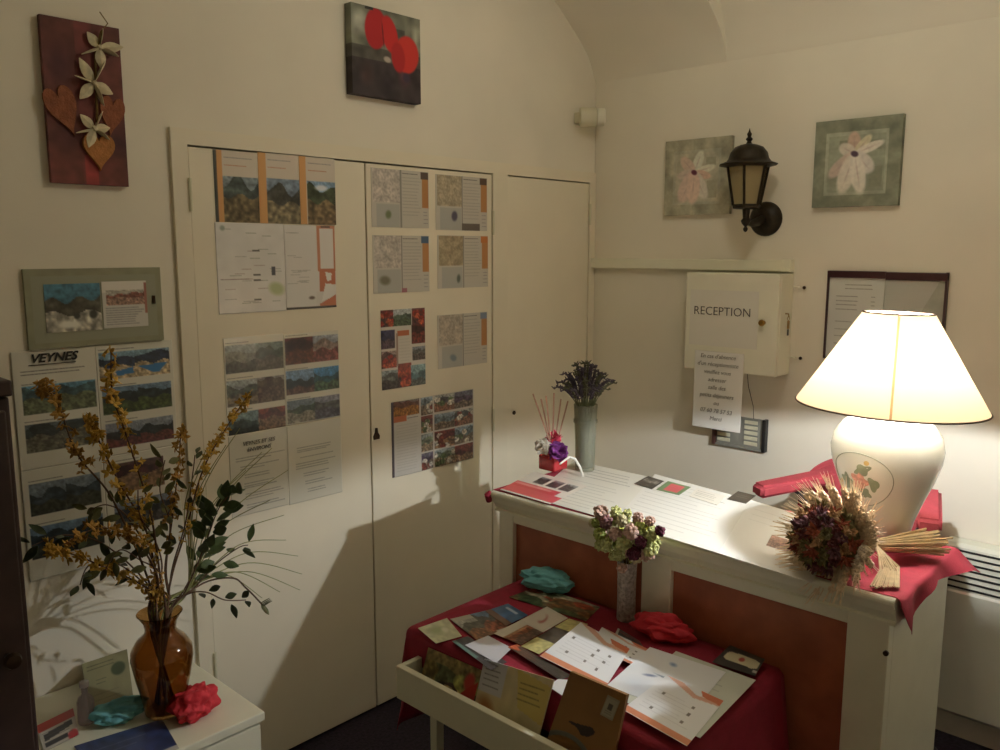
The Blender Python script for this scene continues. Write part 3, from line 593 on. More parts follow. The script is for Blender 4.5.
MB().tube([(-.006, -1.49, .56), (-.006, -1.492, .40), (-.006, -1.486, .2), (-.006, -1.482, .03), (-.006, -1.48, .0)], .004, 6).build('power_cord', mat('brown_cord', '#5c4632', .6), t)
tag(t, None, None)

# ================================================================== RECEPTION COUNTER
CX0, CX1, CY0, CY1, CZ = -1.192, -.748, -.516, -1.715, .907
t = thing('reception_counter', (-.97, -1.115, 0), 'off-white reception counter with brown inset panels, standing in front of the key cabinet wall', 'counter')
s = MB()
prof = [(CX1, CZ), (CX0+.012, CZ), (CX0+.007, CZ-.0008), (CX0+.0032, CZ-.0035), (CX0+.0007, CZ-.0075), (CX0, CZ-.0125), (CX0+.003, CZ-.021), (CX0+.010, CZ-.024), (CX0+.012, CZ-.036), (CX0+.020, CZ-.050), (CX0+.024, CZ-.056), (CX0+.018, CZ-.060), (CX0+.018, CZ-.066), (CX1, CZ-.066)]
s.prism([(a, CY1, b) for a, b in prof], (0, CY0-CY1, 0), 1.0); s.build('moulded_top', COUNTW, t)
FX = CX0+.022
for ya, yb in ((-.532, -.590), (-1.062, -1.152), (-1.612, -1.703)):
    MB().box((FX, yb, .002), (FX+.03, ya, CZ-.066), .002).build('post', COUNTW, t)
MB().box((FX+.002, -1.612, .002), (FX+.03, -.590, .10), .002).build('plinth', COUNTW, t)
MB().box((FX+.002, -1.612, CZ-.092), (FX+.03, -.590, CZ-.066), .002).build('frieze_rail', COUNTW, t)
for ya, yb in ((-.590, -1.062), (-1.152, -1.612)):
    MB().box((FX+.016, yb, .10), (FX+.028, ya, CZ-.092)).build('front_panel', BROWN, t)
MB().box((FX+.03, -1.703, .002), (CX1+.002, -1.683, CZ-.066), .001).build('side_panel', COUNTW, t)
MB().box((FX+.03, -.552, .002), (CX1+.002, -.532, CZ-.066), .001).build('side_panel', COUNTW, t)
s = MB(); s.lathe([(.006, -.004), (.006, .002), (.004, .004)], (FX-.002, -1.70, .775), 10, 'x'); s.build('hinge', DKMET, t, True)

# cloth over the counter, draped past its right end
ZC = CZ+.0018
nx, ny = 26, 60
vs = []; xs = np.linspace(CX0+.014, CX1-.002, nx); 
def cloth_pt(x, d, tt):     # d = distance past the right end, tt = 0 front .. 1 back
    ang = math.radians(88-52*min(1, max(0, (tt-.25)/.65))); rr = .012
    if d <= 0: return (x, CY1-d, ZC)
    k = min(d, rr*ang); a = k/rr; y = -rr*math.sin(a); z = -rr*(1-math.cos(a)); rest = d-k
    w = .010*math.sin(tt*17)*min(1, d/.06)
    return (x+.02*d/.1*(tt-.5)-(.012 if tt < .1 else 0)*d/.1, CY1+y-rest*math.cos(ang)+w*math.sin(ang)*-1, ZC+z-rest*math.sin(ang)+w*math.cos(ang))
LEN = lambda tt: float(np.interp(tt, [0, .08, .15, .24, .36, .52, .7, .88, 1], [.02, .07, .108, .085, .05, .030, .042, .066, .080]))
ds = [-(1.712-.512)+(1.712-.512)*i/30 for i in range(31)]
for i in range(31):
    for j, x in enumerate(xs): vs.append((x, CY0+.003+(CY1-CY0-.003)*i/30, ZC+.0012*math.sin(i*1.3+j*.9)*(i > 22)))
NE = 14
for i in range(1, NE+1):
    for j, x in enumerate(xs):
        tt = j/(nx-1); vs.append(cloth_pt(x, LEN(tt)*i/NE, tt))
rows = 31+NE
s = MB(); th = .0012
low = [(a, b, c-th) if i < 31*nx else (a, b+th, c-th*.4) for i, (a, b, c) in enumerate(vs)]
o = len(vs); fs = []
for i in range(rows-1):
    for j in range(nx-1):
        a = i*nx+j; fs.append((a, a+1, a+nx+1, a+nx)[::-1]); fs.append((o+a, o+a+1, o+a+nx+1, o+a+nx))
ring = [j for j in range(nx)]+[i*nx+nx-1 for i in range(1, rows)]+[(rows-1)*nx+j for j in range(nx-2, -1, -1)]+[i*nx for i in range(rows-2, 0, -1)]
for i in range(len(ring)): a, b = ring[i], ring[(i+1) % len(ring)]; fs.append((a, b, o+b, o+a))
s.add(vs+low, fs)
cc = tag(s.build('counter_cloth', CLOTH2, None, 60), 'raspberry red cloth over the counter top, drooping past its right end', 'tablecloth')
MB().tube([(CX0+.001, CY0+.004, CZ-.0005), (CX0-.004, CY0+.008, CZ-.012), (CX0+.006, CY0+.012, CZ-.035)], [.004, .011, .010], 8).build('hanging_corner', CLOTH, cc, True)

# sheets on the counter
zc = ZC+.0022
def ctop(name, ink, q, label, cat, group=None, lift=0, m=GLOSS, curl=None):
    return sheet(name, ink, [at(px, py, zc+lift) for px, py in q], label, cat, group, th=.0006, m=m, curl=curl)
GC = 'sheets laid out on the reception counter'
ink = Ink(.21, .15, '#e9e2d8', seed=71).rect(.0, .5, 1, .95, '#d8525a').rect(.03, .55, .7, .62, '#e88a88').rect(.02, .62, .8, .7, '#d23e48')
for k in range(3): ink.photo(.25+.24*k, .12, .43+.24*k, .42, '#9a9a9a', '#4a4448', '#5a5250', .4, 70+k)
ink.rect(.86, .5, 1, .7, '#ece6dc')
ctop('advert_sheet', ink, [(534, 471.5), (588, 486), (550, 504), (500, 489.5)], 'red and white advert sheet on the front left corner of the counter', 'leaflet', GC, .0015)
ink = Ink(.30, .26, '#e6e4da', seed=72).lines(.3, .08, .9, .35, 4, '#6a6a66', .3, .8).lines(.1, .42, .9, .95, 9, '#9a9a94', .3, .55)
ctop('printed_sheet', ink, [(574, 460.5), (655, 478), (614, 521), (530, 497)], 'white typed sheet in front of the lavender vase on the counter', 'leaflet', GC, .0008)
ink = Ink(.34, .27, '#e9e8e2', seed=73).lines(.05, .08, .9, .9, 12, '#a2a29c', .4, .5).lines(.5, .15, .9, .25, 1, '#66665f', .3, .8)
ctop('printed_sheet', ink, [(655, 474), (751, 500), (718, 553), (614, 521)], 'large white typed sheet in the middle of the counter', 'leaflet', GC, .0016)
ink = Ink(.3, .27, '#efeee9', seed=74).lines(.1, .1, .8, .4, 3, '#b8b8b2', .4, .4).photo(.42, .5, .8, .68, '#b08a78', '#a27a68', '#8a6a60', .4, 75)
ctop('printed_sheet', ink, [(751, 500), (838, 526), (812, 583), (718, 553)], 'glossy white sheet with a small brown photo, left of the dried wheat bouquet', 'leaflet', GC, .0009)
ink = Ink(.1, .06, '#3a3633', seed=76).photo(.1, .1, .9, .9, '#55504a', '#8a857c', '#4a4642', .4, 76)
ctop('photo_card', ink, [(648, 476), (664, 481), (652, 489), (634, 483.5)], 'small black and grey photo card at the back edge of the counter', 'card', GC, .0028)
ink = Ink(.1, .065, '#6f8f62', seed=77).rect(.25, .15, .8, .85, '#d25a62')
ctop('photo_card', ink, [(668, 481), (691, 487), (679, 495), (656, 489.5)], 'small green card with a pink square at the back edge of the counter', 'card', GC, .0028)
ink = Ink(.09, .09, '#3f3830', seed=78).lines(.2, .25, .8, .6, 2, '#9a9080', .1)
ctop('photo_card', ink, [(738, 491), (756, 495.5), (746, 503.5), (727, 499)], 'plain dark brown card at the back edge of the counter near the lamp', 'card', GC, .0028)
ink = Ink(.11, .06, '#e9e4d8', seed=79).lines(.1, .15, .9, .8, 4, '#8a8a80', .3)
ctop('photo_card', ink, [(697, 488), (726, 496), (717, 505), (689, 496)], 'small white card right of the green and pink card on the counter', 'card', GC, .0028)
# ================================================================== ON THE COUNTER
ZT_ = ZC+.0015
# table lamp
LXY = Vector((-.855, -1.568, 0)); LZ = ZT_+.001
t = thing('table_lamp', (LXY.x, LXY.y, LZ), 'lit table lamp with cream conical shade and flowered white ceramic body on the counter', 'lamp')
CER = mat('white_glazed_ceramic', '#efeee4', .14, 0, 0, coat=.4)
bodyp = [(0, 0), (.062, 0), (.066, .004), (.064, .012), (.066, .03), (.076, .075), (.094, .125), (.114, .175), (.128, .22), (.1315, .25), (.124, .285), (.104, .312), (.07, .332), (.04, .342), (.03, .346), (.03, .352)]
def bod(h):
    for (r0, h0), (r1, h1) in zip(bodyp[1:], bodyp[2:]):
        if h0 <= h <= h1: return r0+(r1-r0)*(h-h0)/(h1-h0)
    return .06
MB().lathe(bodyp, (LXY.x, LXY.y, LZ), 56).build('ceramic_body', CER, t, 60)
ca = math.atan2(CAM[1]-LXY.y, CAM[0]-LXY.x)
def on_body(du, h, off=.0006):     # du metres round the body from the direction of the door, h height
    r = bod(h); a = ca-.66+du/.12; return Vector((LXY.x+(r+off)*math.cos(a), LXY.y+(r+off)*math.sin(a), LZ+h))
LINE = mat('grey_green_decal', '#8f9480', .3, 0, 0); LEAFD = mat('green_decal', '#8b967c', .3, 0, .05, 80); ROSED = mat('rose_decal', '#dc9c8c', .3, 0, .15, 120); YELD = mat('yellow_decal', '#cfae62', .3, 0, 0)
s = MB(); N = 48; R_ = [(.080*math.cos(2*PI*k/N), .185+.068*math.sin(2*PI*k/N)) for k in range(N+1)]
s.tube([on_body(a+.02, b, .0002) for a, b in R_], .0012, 5, False); s.build('oval_outline', LINE, t)
def decal(name, cx, ch, rx, ry, m, rot=0, lobes=0):
    s = MB(); pts = []
    for k in range(28):
        a = 2*PI*k/28; q = 1+(.22*math.cos(lobes*a) if lobes else 0); x, y = rx*q*math.cos(a), ry*q*math.sin(a)
        pts.append((cx+x*math.cos(rot)-y*math.sin(rot), ch+x*math.sin(rot)+y*math.cos(rot)))
    v = [on_body(cx, ch, .0011)]+[on_body(a, b, .0007) for a, b in pts]; s.add(v, [(0, k+1, (k+1) % 28+1) for k in range(28)]); s.build(name, m, t)
decal('painted_leaf', .030, .212, .020, .013, LEAFD, .5, 4); decal('painted_leaf', -.018, .172, .017, .022, LEAFD, .2, 5); decal('painted_leaf', .032, .152, .016, .012, LEAFD, -.5, 4); decal('painted_leaf', .055, .178, .012, .018, LEAFD, .3, 3)
decal('painted_rose', .020, .180, .021, .023, ROSED, 0, 5); decal('painted_bud', .040, .232, .006, .006, YELD); decal('painted_bud', -.044, .168, .006, .006, YELD); decal('painted_bud', .0, .150, .006, .006, YELD)
MB().lathe([(.011, .352), (.011, .375), (.016, .378), (.016, .40), (.008, .402)], (LXY.x, LXY.y, LZ), 16).build('lamp_socket', BRASS, t, True)
# the shade: real translucent fabric, lit by the bulb
sh = bpy.data.materials.new('cream_shade_fabric'); sh.use_nodes = True; nt = sh.node_tree; nt.nodes.remove(nt.nodes['Principled BSDF'])
df = nt.nodes.new('ShaderNodeBsdfDiffuse'); tl = nt.nodes.new('ShaderNodeBsdfTranslucent'); mx = nt.nodes.new('ShaderNodeMixShader')
df.inputs['Color'].default_value = lin('#f2e9da')+(1,); tl.inputs['Color'].default_value = lin(SHADE_TL)+(1,); mx.inputs['Fac'].default_value = SHADE_FAC
nt.links.new(df.outputs[0], mx.inputs[1]); nt.links.new(tl.outputs[0], mx.inputs[2]); nt.links.new(mx.outputs[0], nt.nodes['Material Output'].inputs['Surface'])
sm_ = clear('shade_seam_fabric', '#e8d0a8', .55, .6)
SZ0, SZ1, SR0, SR1 = 1.267, 1.497, .221, .081
s = MB(); n = 72
tilt = Matrix.Rotation(math.radians(1.6), 3, Vector(FW))
def sp(r, z, a): 
    q = tilt @ Vector((r*math.cos(a), r*math.sin(a), z-SZ0)); return Vector((LXY.x, LXY.y, SZ0))+q
s.add([sp(r, z, 2*PI*k/n) for r, z in ((SR0, SZ0), (SR1, SZ1)) for k in range(n)], [(k, (k+1) % n, n+(k+1) % n, n+k) for k in range(n)])
s.build('lamp_shade', sh, t, 60)
PIPE = mat('dark_brown_piping', '#4a3626', .6)
for r, z in ((SR0, SZ0), (SR1, SZ1)):
    MB().tube([sp(r, z, 2*PI*k/n) for k in range(n+1)], .0022, 6, False).build('shade_piping', PIPE, t, True)
sa = ca+.02
s = MB(); s.add([sp(r+.0012, z, sa+da) for r, z in ((SR0, SZ0+.002), (SR1, SZ1-.002)) for da in ((-.012, .012) if r > .1 else (-.03, .03))], [(0, 1, 3, 2)]); s.build('shade_seam', sm_, t)
for k in range(3):
    a = 2*PI*k/3+.4; MB().tube([sp(.006, SZ1-.006, a), sp(SR1-.002, SZ1-.004, a)], .0012, 5).build('shade_spider', BRASS, t)
MB().tube([(LXY.x+.006, LXY.y+.006, LZ+.40), (LXY.x+.012, LXY.y+.012, SZ1-.02), sp(.006, SZ1-.006, .4)], .0012, 5).build('shade_carrier', BRASS, t)
em = bpy.data.materials.new('lamp_filament_glow'); em.use_nodes = True; nt = em.node_tree; nt.nodes.remove(nt.nodes['Principled BSDF'])
e = nt.nodes.new('ShaderNodeEmission'); e.inputs['Color'].default_value = BULB_COL+(1,); e.inputs['Strength'].default_value = BULB_E; nt.links.new(e.outputs[0], nt.nodes['Material Output'].inputs['Surface'])
MB().ico((LXY.x, LXY.y, BULB_Z), .013, 2).build('bulb', em, t, True)

# reed diffuser, front left of the counter
D = at(553, 470, ZT_); D.z = ZT_+.004
REDGEL = mat('red_scented_gel_glass', '#b8323a', .15, 0, .05, 60, coat=.4)
t = thing('reed_diffuser', tuple(D), 'square red glass reed diffuser dressed with purple and white cloth flowers', 'diffuser')
MB().box((D.x-.036, D.y-.036, D.z), (D.x+.036, D.y+.036, D.z+.052), .006).build('glass_bottle', REDGEL, t, True)
MB().lathe([(.018, .052), (.016, .07), (.018, .085)], tuple(D), 16).build('neck', REDGEL, t, True)
def ruffle(c, r, m, n, seed, name, par, up=(0, 0, 1), sq=1):
    r2 = random.Random(seed); s = MB(); up = Vector(up).normalized()
    for k in range(n):
        a = 2.4*k; tl_ = r2.uniform(-.3, 1.2); o = up.orthogonal().normalized(); w = up.cross(o); d = (o*math.cos(a)+w*math.sin(a))*math.cos(tl_)+up*math.sin(tl_)
        s.petal(c, d, w*math.cos(a)-o*math.sin(a), r*r2.uniform(.7, 1.05), r*r2.uniform(.7, 1), r2.uniform(-.2, .4))
    return s.build(name, m, par, True)
PURP = mat('purple_cloth_petal', '#74307c', .8, 0, .15, 60); WHTP = mat('white_cloth_petal', '#ddd8cc', .8, 0, .05, 60); PNKP = mat('pink_cloth_petal', '#d24a66', .8, 0, .1, 60)
td = Vector((CAM[0]-D.x, CAM[1]-D.y, 0)).normalized(); rt = Vector((.686, -.728, 0))
ruffle(D+td*.035+rt*.018+Vector((0, 0, .068)), .038, PURP, 46, 1, 'purple_flower', t, td+Vector((0, 0, .4)))
ruffle(D+td*.02-rt*.036+Vector((0, 0, .085)), .032, WHTP, 30, 2, 'white_flower', t, td-rt*.5)
ruffle(D-td*.004+Vector((0, 0, .098)), .036, PNKP, 26, 3, 'pink_flower', t, (0, 0, 1))
REED = mat('pinkish_reed', '#c9a08c', .7, 0, .08, 60)
for k, (px, py) in enumerate(((533, 394), (541, 399), (546, 396), (554, 393), (561, 399), (568, 401))):
    tip = aty(px, py, D.y+.02*math.sin(k*2)); b = Vector((D.x+.004*math.cos(k), D.y+.004*math.sin(k), D.z+.055))
    tag(MB().tube([b, tip], .0027, 7).build('diffuser_reed', REED), 'thin pinkish reed stick fanning out of the red diffuser', 'reed', 'reeds in the diffuser')
# white curled ribbon beside it
rb = [at(560, 464, ZT_+.052), at(569, 457, ZT_+.062), at(575, 459, ZT_+.056), at(580, 467, ZT_+.028), at(583, 476, ZT_+.005)]
tag(MB().tube(rb, [.0028, .0042, .0046, .0044, .003], 8).build('ribbon', mat('white_satin_ribbon', '#f0efe9', .3, 0, 0), None, True), 'white satin ribbon curling down between red diffuser and glass vase', 'ribbon')

# lavender in a tall clear vase
Vx = Vector((-.805, -.585, ZT_+.001))
VGL = clear('clear_vase_glass', '#d6d8ca', .80, .06)
t = thing('glass_vase', tuple(Vx), 'tall clear glass vase at the back left corner of the counter', 'vase')
MB().lathe([(0, 0), (.030, 0), (.0325, .004), (.034, .10), (.0385, .205), (.040, .226), (.0385, .227), (.036, .205), (.031, .10), (.029, .012), (0, .010)], tuple(Vx), 32).build('glass_body', VGL, t, 60)
MB().lathe([(.0402, .166), (.0402, .176), (.0385, .176), (.0385, .166)], tuple(Vx), 32, closed=True).build('rim_band', VGL, t, True)
LAVS = mat('dry_lavender_stem', '#6a7050', .8, 0, .15, 80); LAVF = mat('dry_lavender_flower', '#4c4450', .9, 0, .3, 200)
LAVG = mat('dry_lavender_grey_green', '#5a5a44', .9, 0, .3, 200)
r2 = random.Random(5)
for k in range(44):
    a = 2.4*k; q = math.sqrt((k+.5)/44)
    base = Vx+Vector((.020*math.cos(a+2.2), .020*math.sin(a+2.2), .014)); rimp = Vx+Vector((.030*q*math.cos(a), .030*q*math.sin(a), .222))
    R = q*r2.uniform(.8, 1.12); tip = Vx+Vector((.098*R*math.cos(a), .098*R*math.sin(a), r2.uniform(.335, .375)-.075*q*q+(.02 if k == 40 else 0)))
    o = thing('lavender_sprig', tuple(base), 'dried grey-violet lavender sprig bunched in the tall clear vase', 'dried flower', 'lavender sprigs in the glass vase')
    hook = tip+Vector((.014*math.cos(a+.6), .014*math.sin(a+.6), -.004)); path = []
    for i in range(9):
        t_ = i/8; p0 = rimp.lerp(tip, t_); p0.z += .018*math.sin(PI*t_); path.append(p0)
    path.append(hook)
    MB().tube([base, base.lerp(rimp, .5)]+path[:6], .0016, 5).build('stem', LAVS, o)
    s = MB()
    s.tube(path[2:], [.0028, .0036, .0044, .0044, .0042, .0036, .0030, .0016], 6)
    for i in range(2, len(path)):
        for e in range(3):
            p = path[i]; s.tube([p, p+Vector((r2.uniform(-1, 1)*.011, r2.uniform(-1, 1)*.011, r2.uniform(-.001, .011)))], [.0030, .0012], 5)
    s.build('flower_head', LAVF if k % 3 else LAVG, o)

# dried wheat bouquet lying in front of the lamp
HC = Vector((-1.150, -1.556, ZT_+.086)); TIE = Vector((-1.022, -1.606, ZT_+.048)); TAIL = Vector((-.868, -1.700, ZT_+.040))
EAR = mat('pale_wheat_ear', '#ecd8bc', .8, 0, .12, 60); STRAW = mat('pale_straw', '#cdb489', .7, 0, .12, 40)
t = thing('wheat_bouquet', (HC.x, HC.y, ZT_), 'dried bouquet of wheat ears round dark red flowers, lying before the lamp', 'dried bouquet')
ax = (HC-TIE).normalized(); ox = ax.cross(Vector((0, 0, 1))).normalized(); oz = ox.cross(ax)
# one ear along +z, then turned copies
s = MB(); r2 = random.Random(9)
for i in range(8):
    for j in range(3):
        a = j*2.1+i*1.05; s.ico((.0046*math.cos(a), .0046*math.sin(a), .006+i*.0085), .0064*(1-.05*i), 1, (1, 1, 1.8))
s.tube([(0, 0, -.05), (0, 0, .07)], .0012, 5)
for i in range(5): s.tube([(.003*math.cos(i*2.3), .003*math.sin(i*2.3), .045+.005*i), (.009*math.cos(i*2.3), .009*math.sin(i*2.3), .094+.003*i)], [.0013, .0005], 4)
ear = s.build('wheat_ear', EAR, t, origin=tuple(HC)) if False else None
me_s = s
def place_ear(first, k):
    th_ = 2.4*k; q = .80+.35*r2.random()
    d = (ax*math.cos(q*1.05)+(ox*math.cos(th_)+oz*math.sin(th_))*math.sin(q*1.05)).normalized()
    side = (ox*math.cos(th_)+oz*math.sin(th_))
    p = HC-ax*.035+side*.058+d*r2.uniform(-.005, .012)
    if p.z+d.z*.09 < ZT_+.012 and p.x+d.x*.09 > CX0: d.z = max(d.z, (ZT_+.014-p.z)/.09); d.normalize()
    z = d; x = z.orthogonal().normalized(); y = z.cross(x)
    return Matrix(((x.x, y.x, z.x, p.x-HC.x), (x.y, y.y, z.y, p.y-HC.y), (x.z, y.z, z.z, p.z-ZT_), (0, 0, 0, 1)))
me0 = MB(); me0.v = s.v; me0.f = s.f; me0.m = s.m
ear0 = me0.build('wheat_ear', EAR, None, origin=(0, 0, 0)); ear0.parent = t; ear0.matrix_basis = place_ear(1, 0)
for k in range(1, 44):
    c = ear0.copy(); COL.objects.link(c); c.parent = t; c.matrix_basis = place_ear(0, k)
FD = [mat('dark_dried_rose', '#7c4648', .9, 0, .3, 120), mat('rust_dried_flower', '#97503c', .9, 0, .3, 120), mat('olive_dried_flower', '#7a7048', .9, 0, .3, 120), mat('plum_dried_flower', '#6e444c', .9, 0, .3, 120), mat('ochre_dried_flower', '#b08c66', .9, 0, .3, 120)]
fl = []
for i, m in enumerate(FD):
    s = MB(); s.ico((0, 0, 0), .009, 1, noise=.3, rg=r2)
    for k in range(16):
        a = k*2.4; tl_ = .1+1.2*r2.random(); s.petal((0, 0, -.002), (math.cos(a)*math.cos(tl_), math.sin(a)*math.cos(tl_), math.sin(tl_)), (-math.sin(a), math.cos(a), 0), r2.uniform(.014, .026), r2.uniform(.006, .012), r2.uniform(-.3, .4))
    fl.append(s.build('dried_flower', m, None, True, origin=(0, 0, 0)))
for k in range(52):
    o = fl[k % 5] if k < 5 else fl[[0, 2, 1, 3, 2, 4, 0, 1, 3, 2, 4][k % 11]].copy()
    if k >= 5: COL.objects.link(o)
    o.parent = t; th_ = k*2.4; q = math.sqrt((k+.5)/52)*1.35
    d = (ax*math.cos(q)+(ox*math.cos(th_)+oz*math.sin(th_))*math.sin(q)).normalized()
    p = HC+Vector((d.x*.074, d.y*.074, d.z*.070))*r2.uniform(.9, 1.08); z = d; x = z.orthogonal().normalized(); y = z.cross(x)
    o.matrix_basis = Matrix(((x.x, y.x, z.x, p.x-HC.x), (x.y, y.y, z.y, p.y-HC.y), (x.z, y.z, z.z, p.z-ZT_), (0, 0, 0, 1)))
MB().ico(tuple(HC-ax*.01), .060, 3, noise=.06, rg=r2).build('flower_bed', FD[2], t, True)
for k in range(46):
    a = 2.4*k; q = math.sqrt((k+.5)/46); b = TIE+(ox*math.cos(a)+oz*math.sin(a))*.011*q; d2_ = (TAIL-TIE)
    e_ = TAIL+(ox*math.cos(a)*1.1+oz*math.sin(a)*.62)*.048*q+d2_.normalized()*r2.uniform(-.02, .012)
    h_ = HC-ax*.05+(ox*math.cos(a)+oz*math.sin(a))*.03*q
    e_.z = max(e_.z, ZT_+.006)
    o = MB().tube([h_, b, e_], [.0018, .0020, .0027], 5).build('straw_stem', STRAW, t)
RAF = mat('pale_raffia', '#d8c6a6', .8, 0, .1, 60)
MB().lathe([(.0155, -.012), (.017, -.004), (.017, .004), (.0155, .012)], (0, 0, 0), 14).build('tmp', RAF)
tmp = bpy.data.objects['tmp']; tmp.name = 'raffia_wrap'; tmp.parent = t; zz = ax; xx = zz.orthogonal().normalized(); yy = zz.cross(xx); pq = TIE-Vector((HC.x, HC.y, ZT_))
tmp.matrix_basis = Matrix(((xx.x, yy.x, zz.x, pq.x), (xx.y, yy.y, zz.y, pq.y), (xx.z, yy.z, zz.z, pq.z), (0, 0, 0, 1)))
def strands(pts, n, w, name):
    s = MB()
    for k in range(n):
        f = (k-(n-1)/2)/max(1, n-1)+r2.uniform(-.12, .12); e_ = r2.uniform(.8, 1.08); s.tube([Vector(p)+Vector((f*w*i*.8+r2.uniform(-.002, .002), -f*w*i*e_, r2.uniform(0, .004)))+(Vector(pts[-1])-Vector(p))*(e_-1)*(i > 1) for i, p in enumerate(pts)], .0022, 5)
    s.build(name, RAF, t)
fz = ZT_+.006
strands([TIE+Vector((-.01, 0, .004)), at(862, 556, fz+.035), at(857, 571, fz+.02), at(857, 580, fz+.012)], 3, .003, 'raffia_tail')
strands([TIE+Vector((0, -.005, .004)), at(884, 558, fz+.03), at(890, 571, fz+.012), at(886, 588, fz)], 16, .015, 'raffia_tail')

# chair behind the counter
RED = mat('red_chair_upholstery', '#a23c46', .75, 0, .06, 30, .1, 200)
t = thing('office_chair', (-.36, -1.31, 0), 'red upholstered office armchair standing behind the counter', 'chair')
def cushion(lo, hi, name, bev=.05):
    MB().box(lo, hi, bev).build(name, RED, t, True)
cushion((-.60, -1.57, .60), (-.17, -1.12, .69), 'seat', .03)
s = MB(); pts = []
for k in range(33):
    a = PI*k/32; pts.append((math.cos(a), math.sin(a)))
yc, hw = -1.285, .215
out = [(yc+hw*a*(1), .755+(.210*abs(b)**.8)) for a, b in pts]+[(yc-hw*.9, .74), (yc+hw*.9, .74)]
s.prism([(-.165, y, z) for y, z in out], (-1, 0, 0), .055); bm = bmesh.new(); me = bpy.data.meshes.new('t'); me.from_pydata(s.v, [], s.f); bm.from_mesh(me); bmesh.ops.recalc_face_normals(bm, faces=bm.faces)
bmesh.ops.bevel(bm, geom=[e for e in bm.edges if abs(e.verts[0].co.x-e.verts[1].co.x) < 1e-5], offset=.016, segments=3, affect='EDGES'); MB().bm(bm).build('backrest', RED, t, 60)
for y0_, y1_ in ((-1.045, -1.195), (-1.575, -1.505)):
    p0, p1 = Vector((-.475, y0_, .862)), Vector((-.245, y1_, .895)); d = (p1-p0).normalized(); w = Vector((-d.y, d.x, 0)).normalized()*.034; u = Vector((0, 0, .021))
    bm = bmesh.new(); vv = [bm.verts.new(p+w*a+u*b) for p in (p0, p1) for a, b in ((-1, -1), (1, -1), (1, 1), (-1, 1))]
    for f in ((0, 1, 2, 3), (7, 6, 5, 4), (0, 4, 5, 1), (1, 5, 6, 2), (2, 6, 7, 3), (3, 7, 4, 0)): bm.faces.new([vv[i] for i in f])
    bmesh.ops.recalc_face_normals(bm, faces=bm.faces); bmesh.ops.bevel(bm, geom=bm.edges[:], offset=.010, segments=3, affect='EDGES'); ar = MB().bm(bm).build('armrest', RED, t, True)
    MB().tube([p0.lerp(p1, .55)-u, p0.lerp(p1, .6)+Vector((0, (-1.345-y0_)*.12, -.1)), (-.36, y0_+(-1.345-y0_)*.25, .62)], .014, 10).build('arm_support', BLACKP, t, True)
MB().tube([(-.36, -1.345, .08), (-.36, -1.345, .60)], [.028, .028], 16).build('gas_column', STEEL, t, True)
MB().tube([(-.25, -1.345, .60), (-.13, -1.345, .62), (-.145, -1.345, .82)], [.016, .016, .012], 10).build('back_bracket', BLACKP, t, True)
for k in range(5):
    a = 2*PI*k/5+.3; ex, ey = -.36+.26*math.cos(a), -1.345+.26*math.sin(a)
    MB().tube([(-.36, -1.345, .09), (ex, ey, .065)], [.022, .014], 10).build('base_spoke', BLACKP, t, True)
    MB().lathe([(0, -.012), (.024, -.012), (.027, 0), (.024, .012), (0, .012)], (ex, ey, .0275), 16, 'x').build('castor', BLACKP, t, True)
# ================================================================== LOW TABLE WITH DRAWER
TZ = .655
TX0, TX1, TY0, TY1 = -1.632, -1.180, -.648, -1.462
TBW = mat('white_table_paint', '#e2dfc6', .4, 0, .02, 8); INSD = mat('brown_drawer_inside', '#6a4a30', .6, 0, .1, 20)
t = thing('side_table', (-1.41, -1.055, 0), 'low white table with its long drawer pulled open, in front of the counter', 'table')
MB().box((TX0, TY1, TZ-.022), (TX1, TY0, TZ-.002), .003).build('tabletop', TBW, t)
for lx in (TX0+.045, TX1-.045):
    for ly in (TY0-.045, TY1+.045):
        MB().lathe([(.014, .002), (.016, .02), (.019, .5), (.019, TZ-.022)], (lx, ly, 0), 4, ph=PI/4).build('leg', TBW, t)
MB().box((TX1-.03, TY1+.03, .54), (TX1-.012, TY0-.03, TZ-.022)).build('back_apron', TBW, t)
for ly in (TY0-.03, TY1+.012): MB().box((TX0+.02, ly, .47), (TX1-.02, ly+.018, TZ-.022)).build('side_apron', TBW, t)
DX0, DY0, DY1, DZ0, DZ1 = -1.722, -.688, -1.395, .503, .592
dw = MB().box((DX0, DY1, DZ0), (DX0+.018, DY0, DZ1), .002).build('drawer', TBW, t)
MB().box((DX0+.018, DY0-.016, DZ0), (-1.30, DY0, DZ1), .002).build('drawer_side', TBW, dw)
MB().box((DX0+.018, DY1, DZ0), (-1.30, DY1+.016, DZ1), .002).build('drawer_side', TBW, dw)
MB().box((DX0+.018, DY1+.016, DZ0+.004), (-1.30, DY0-.016, DZ0+.012)).build('drawer_bottom', INSD, dw)
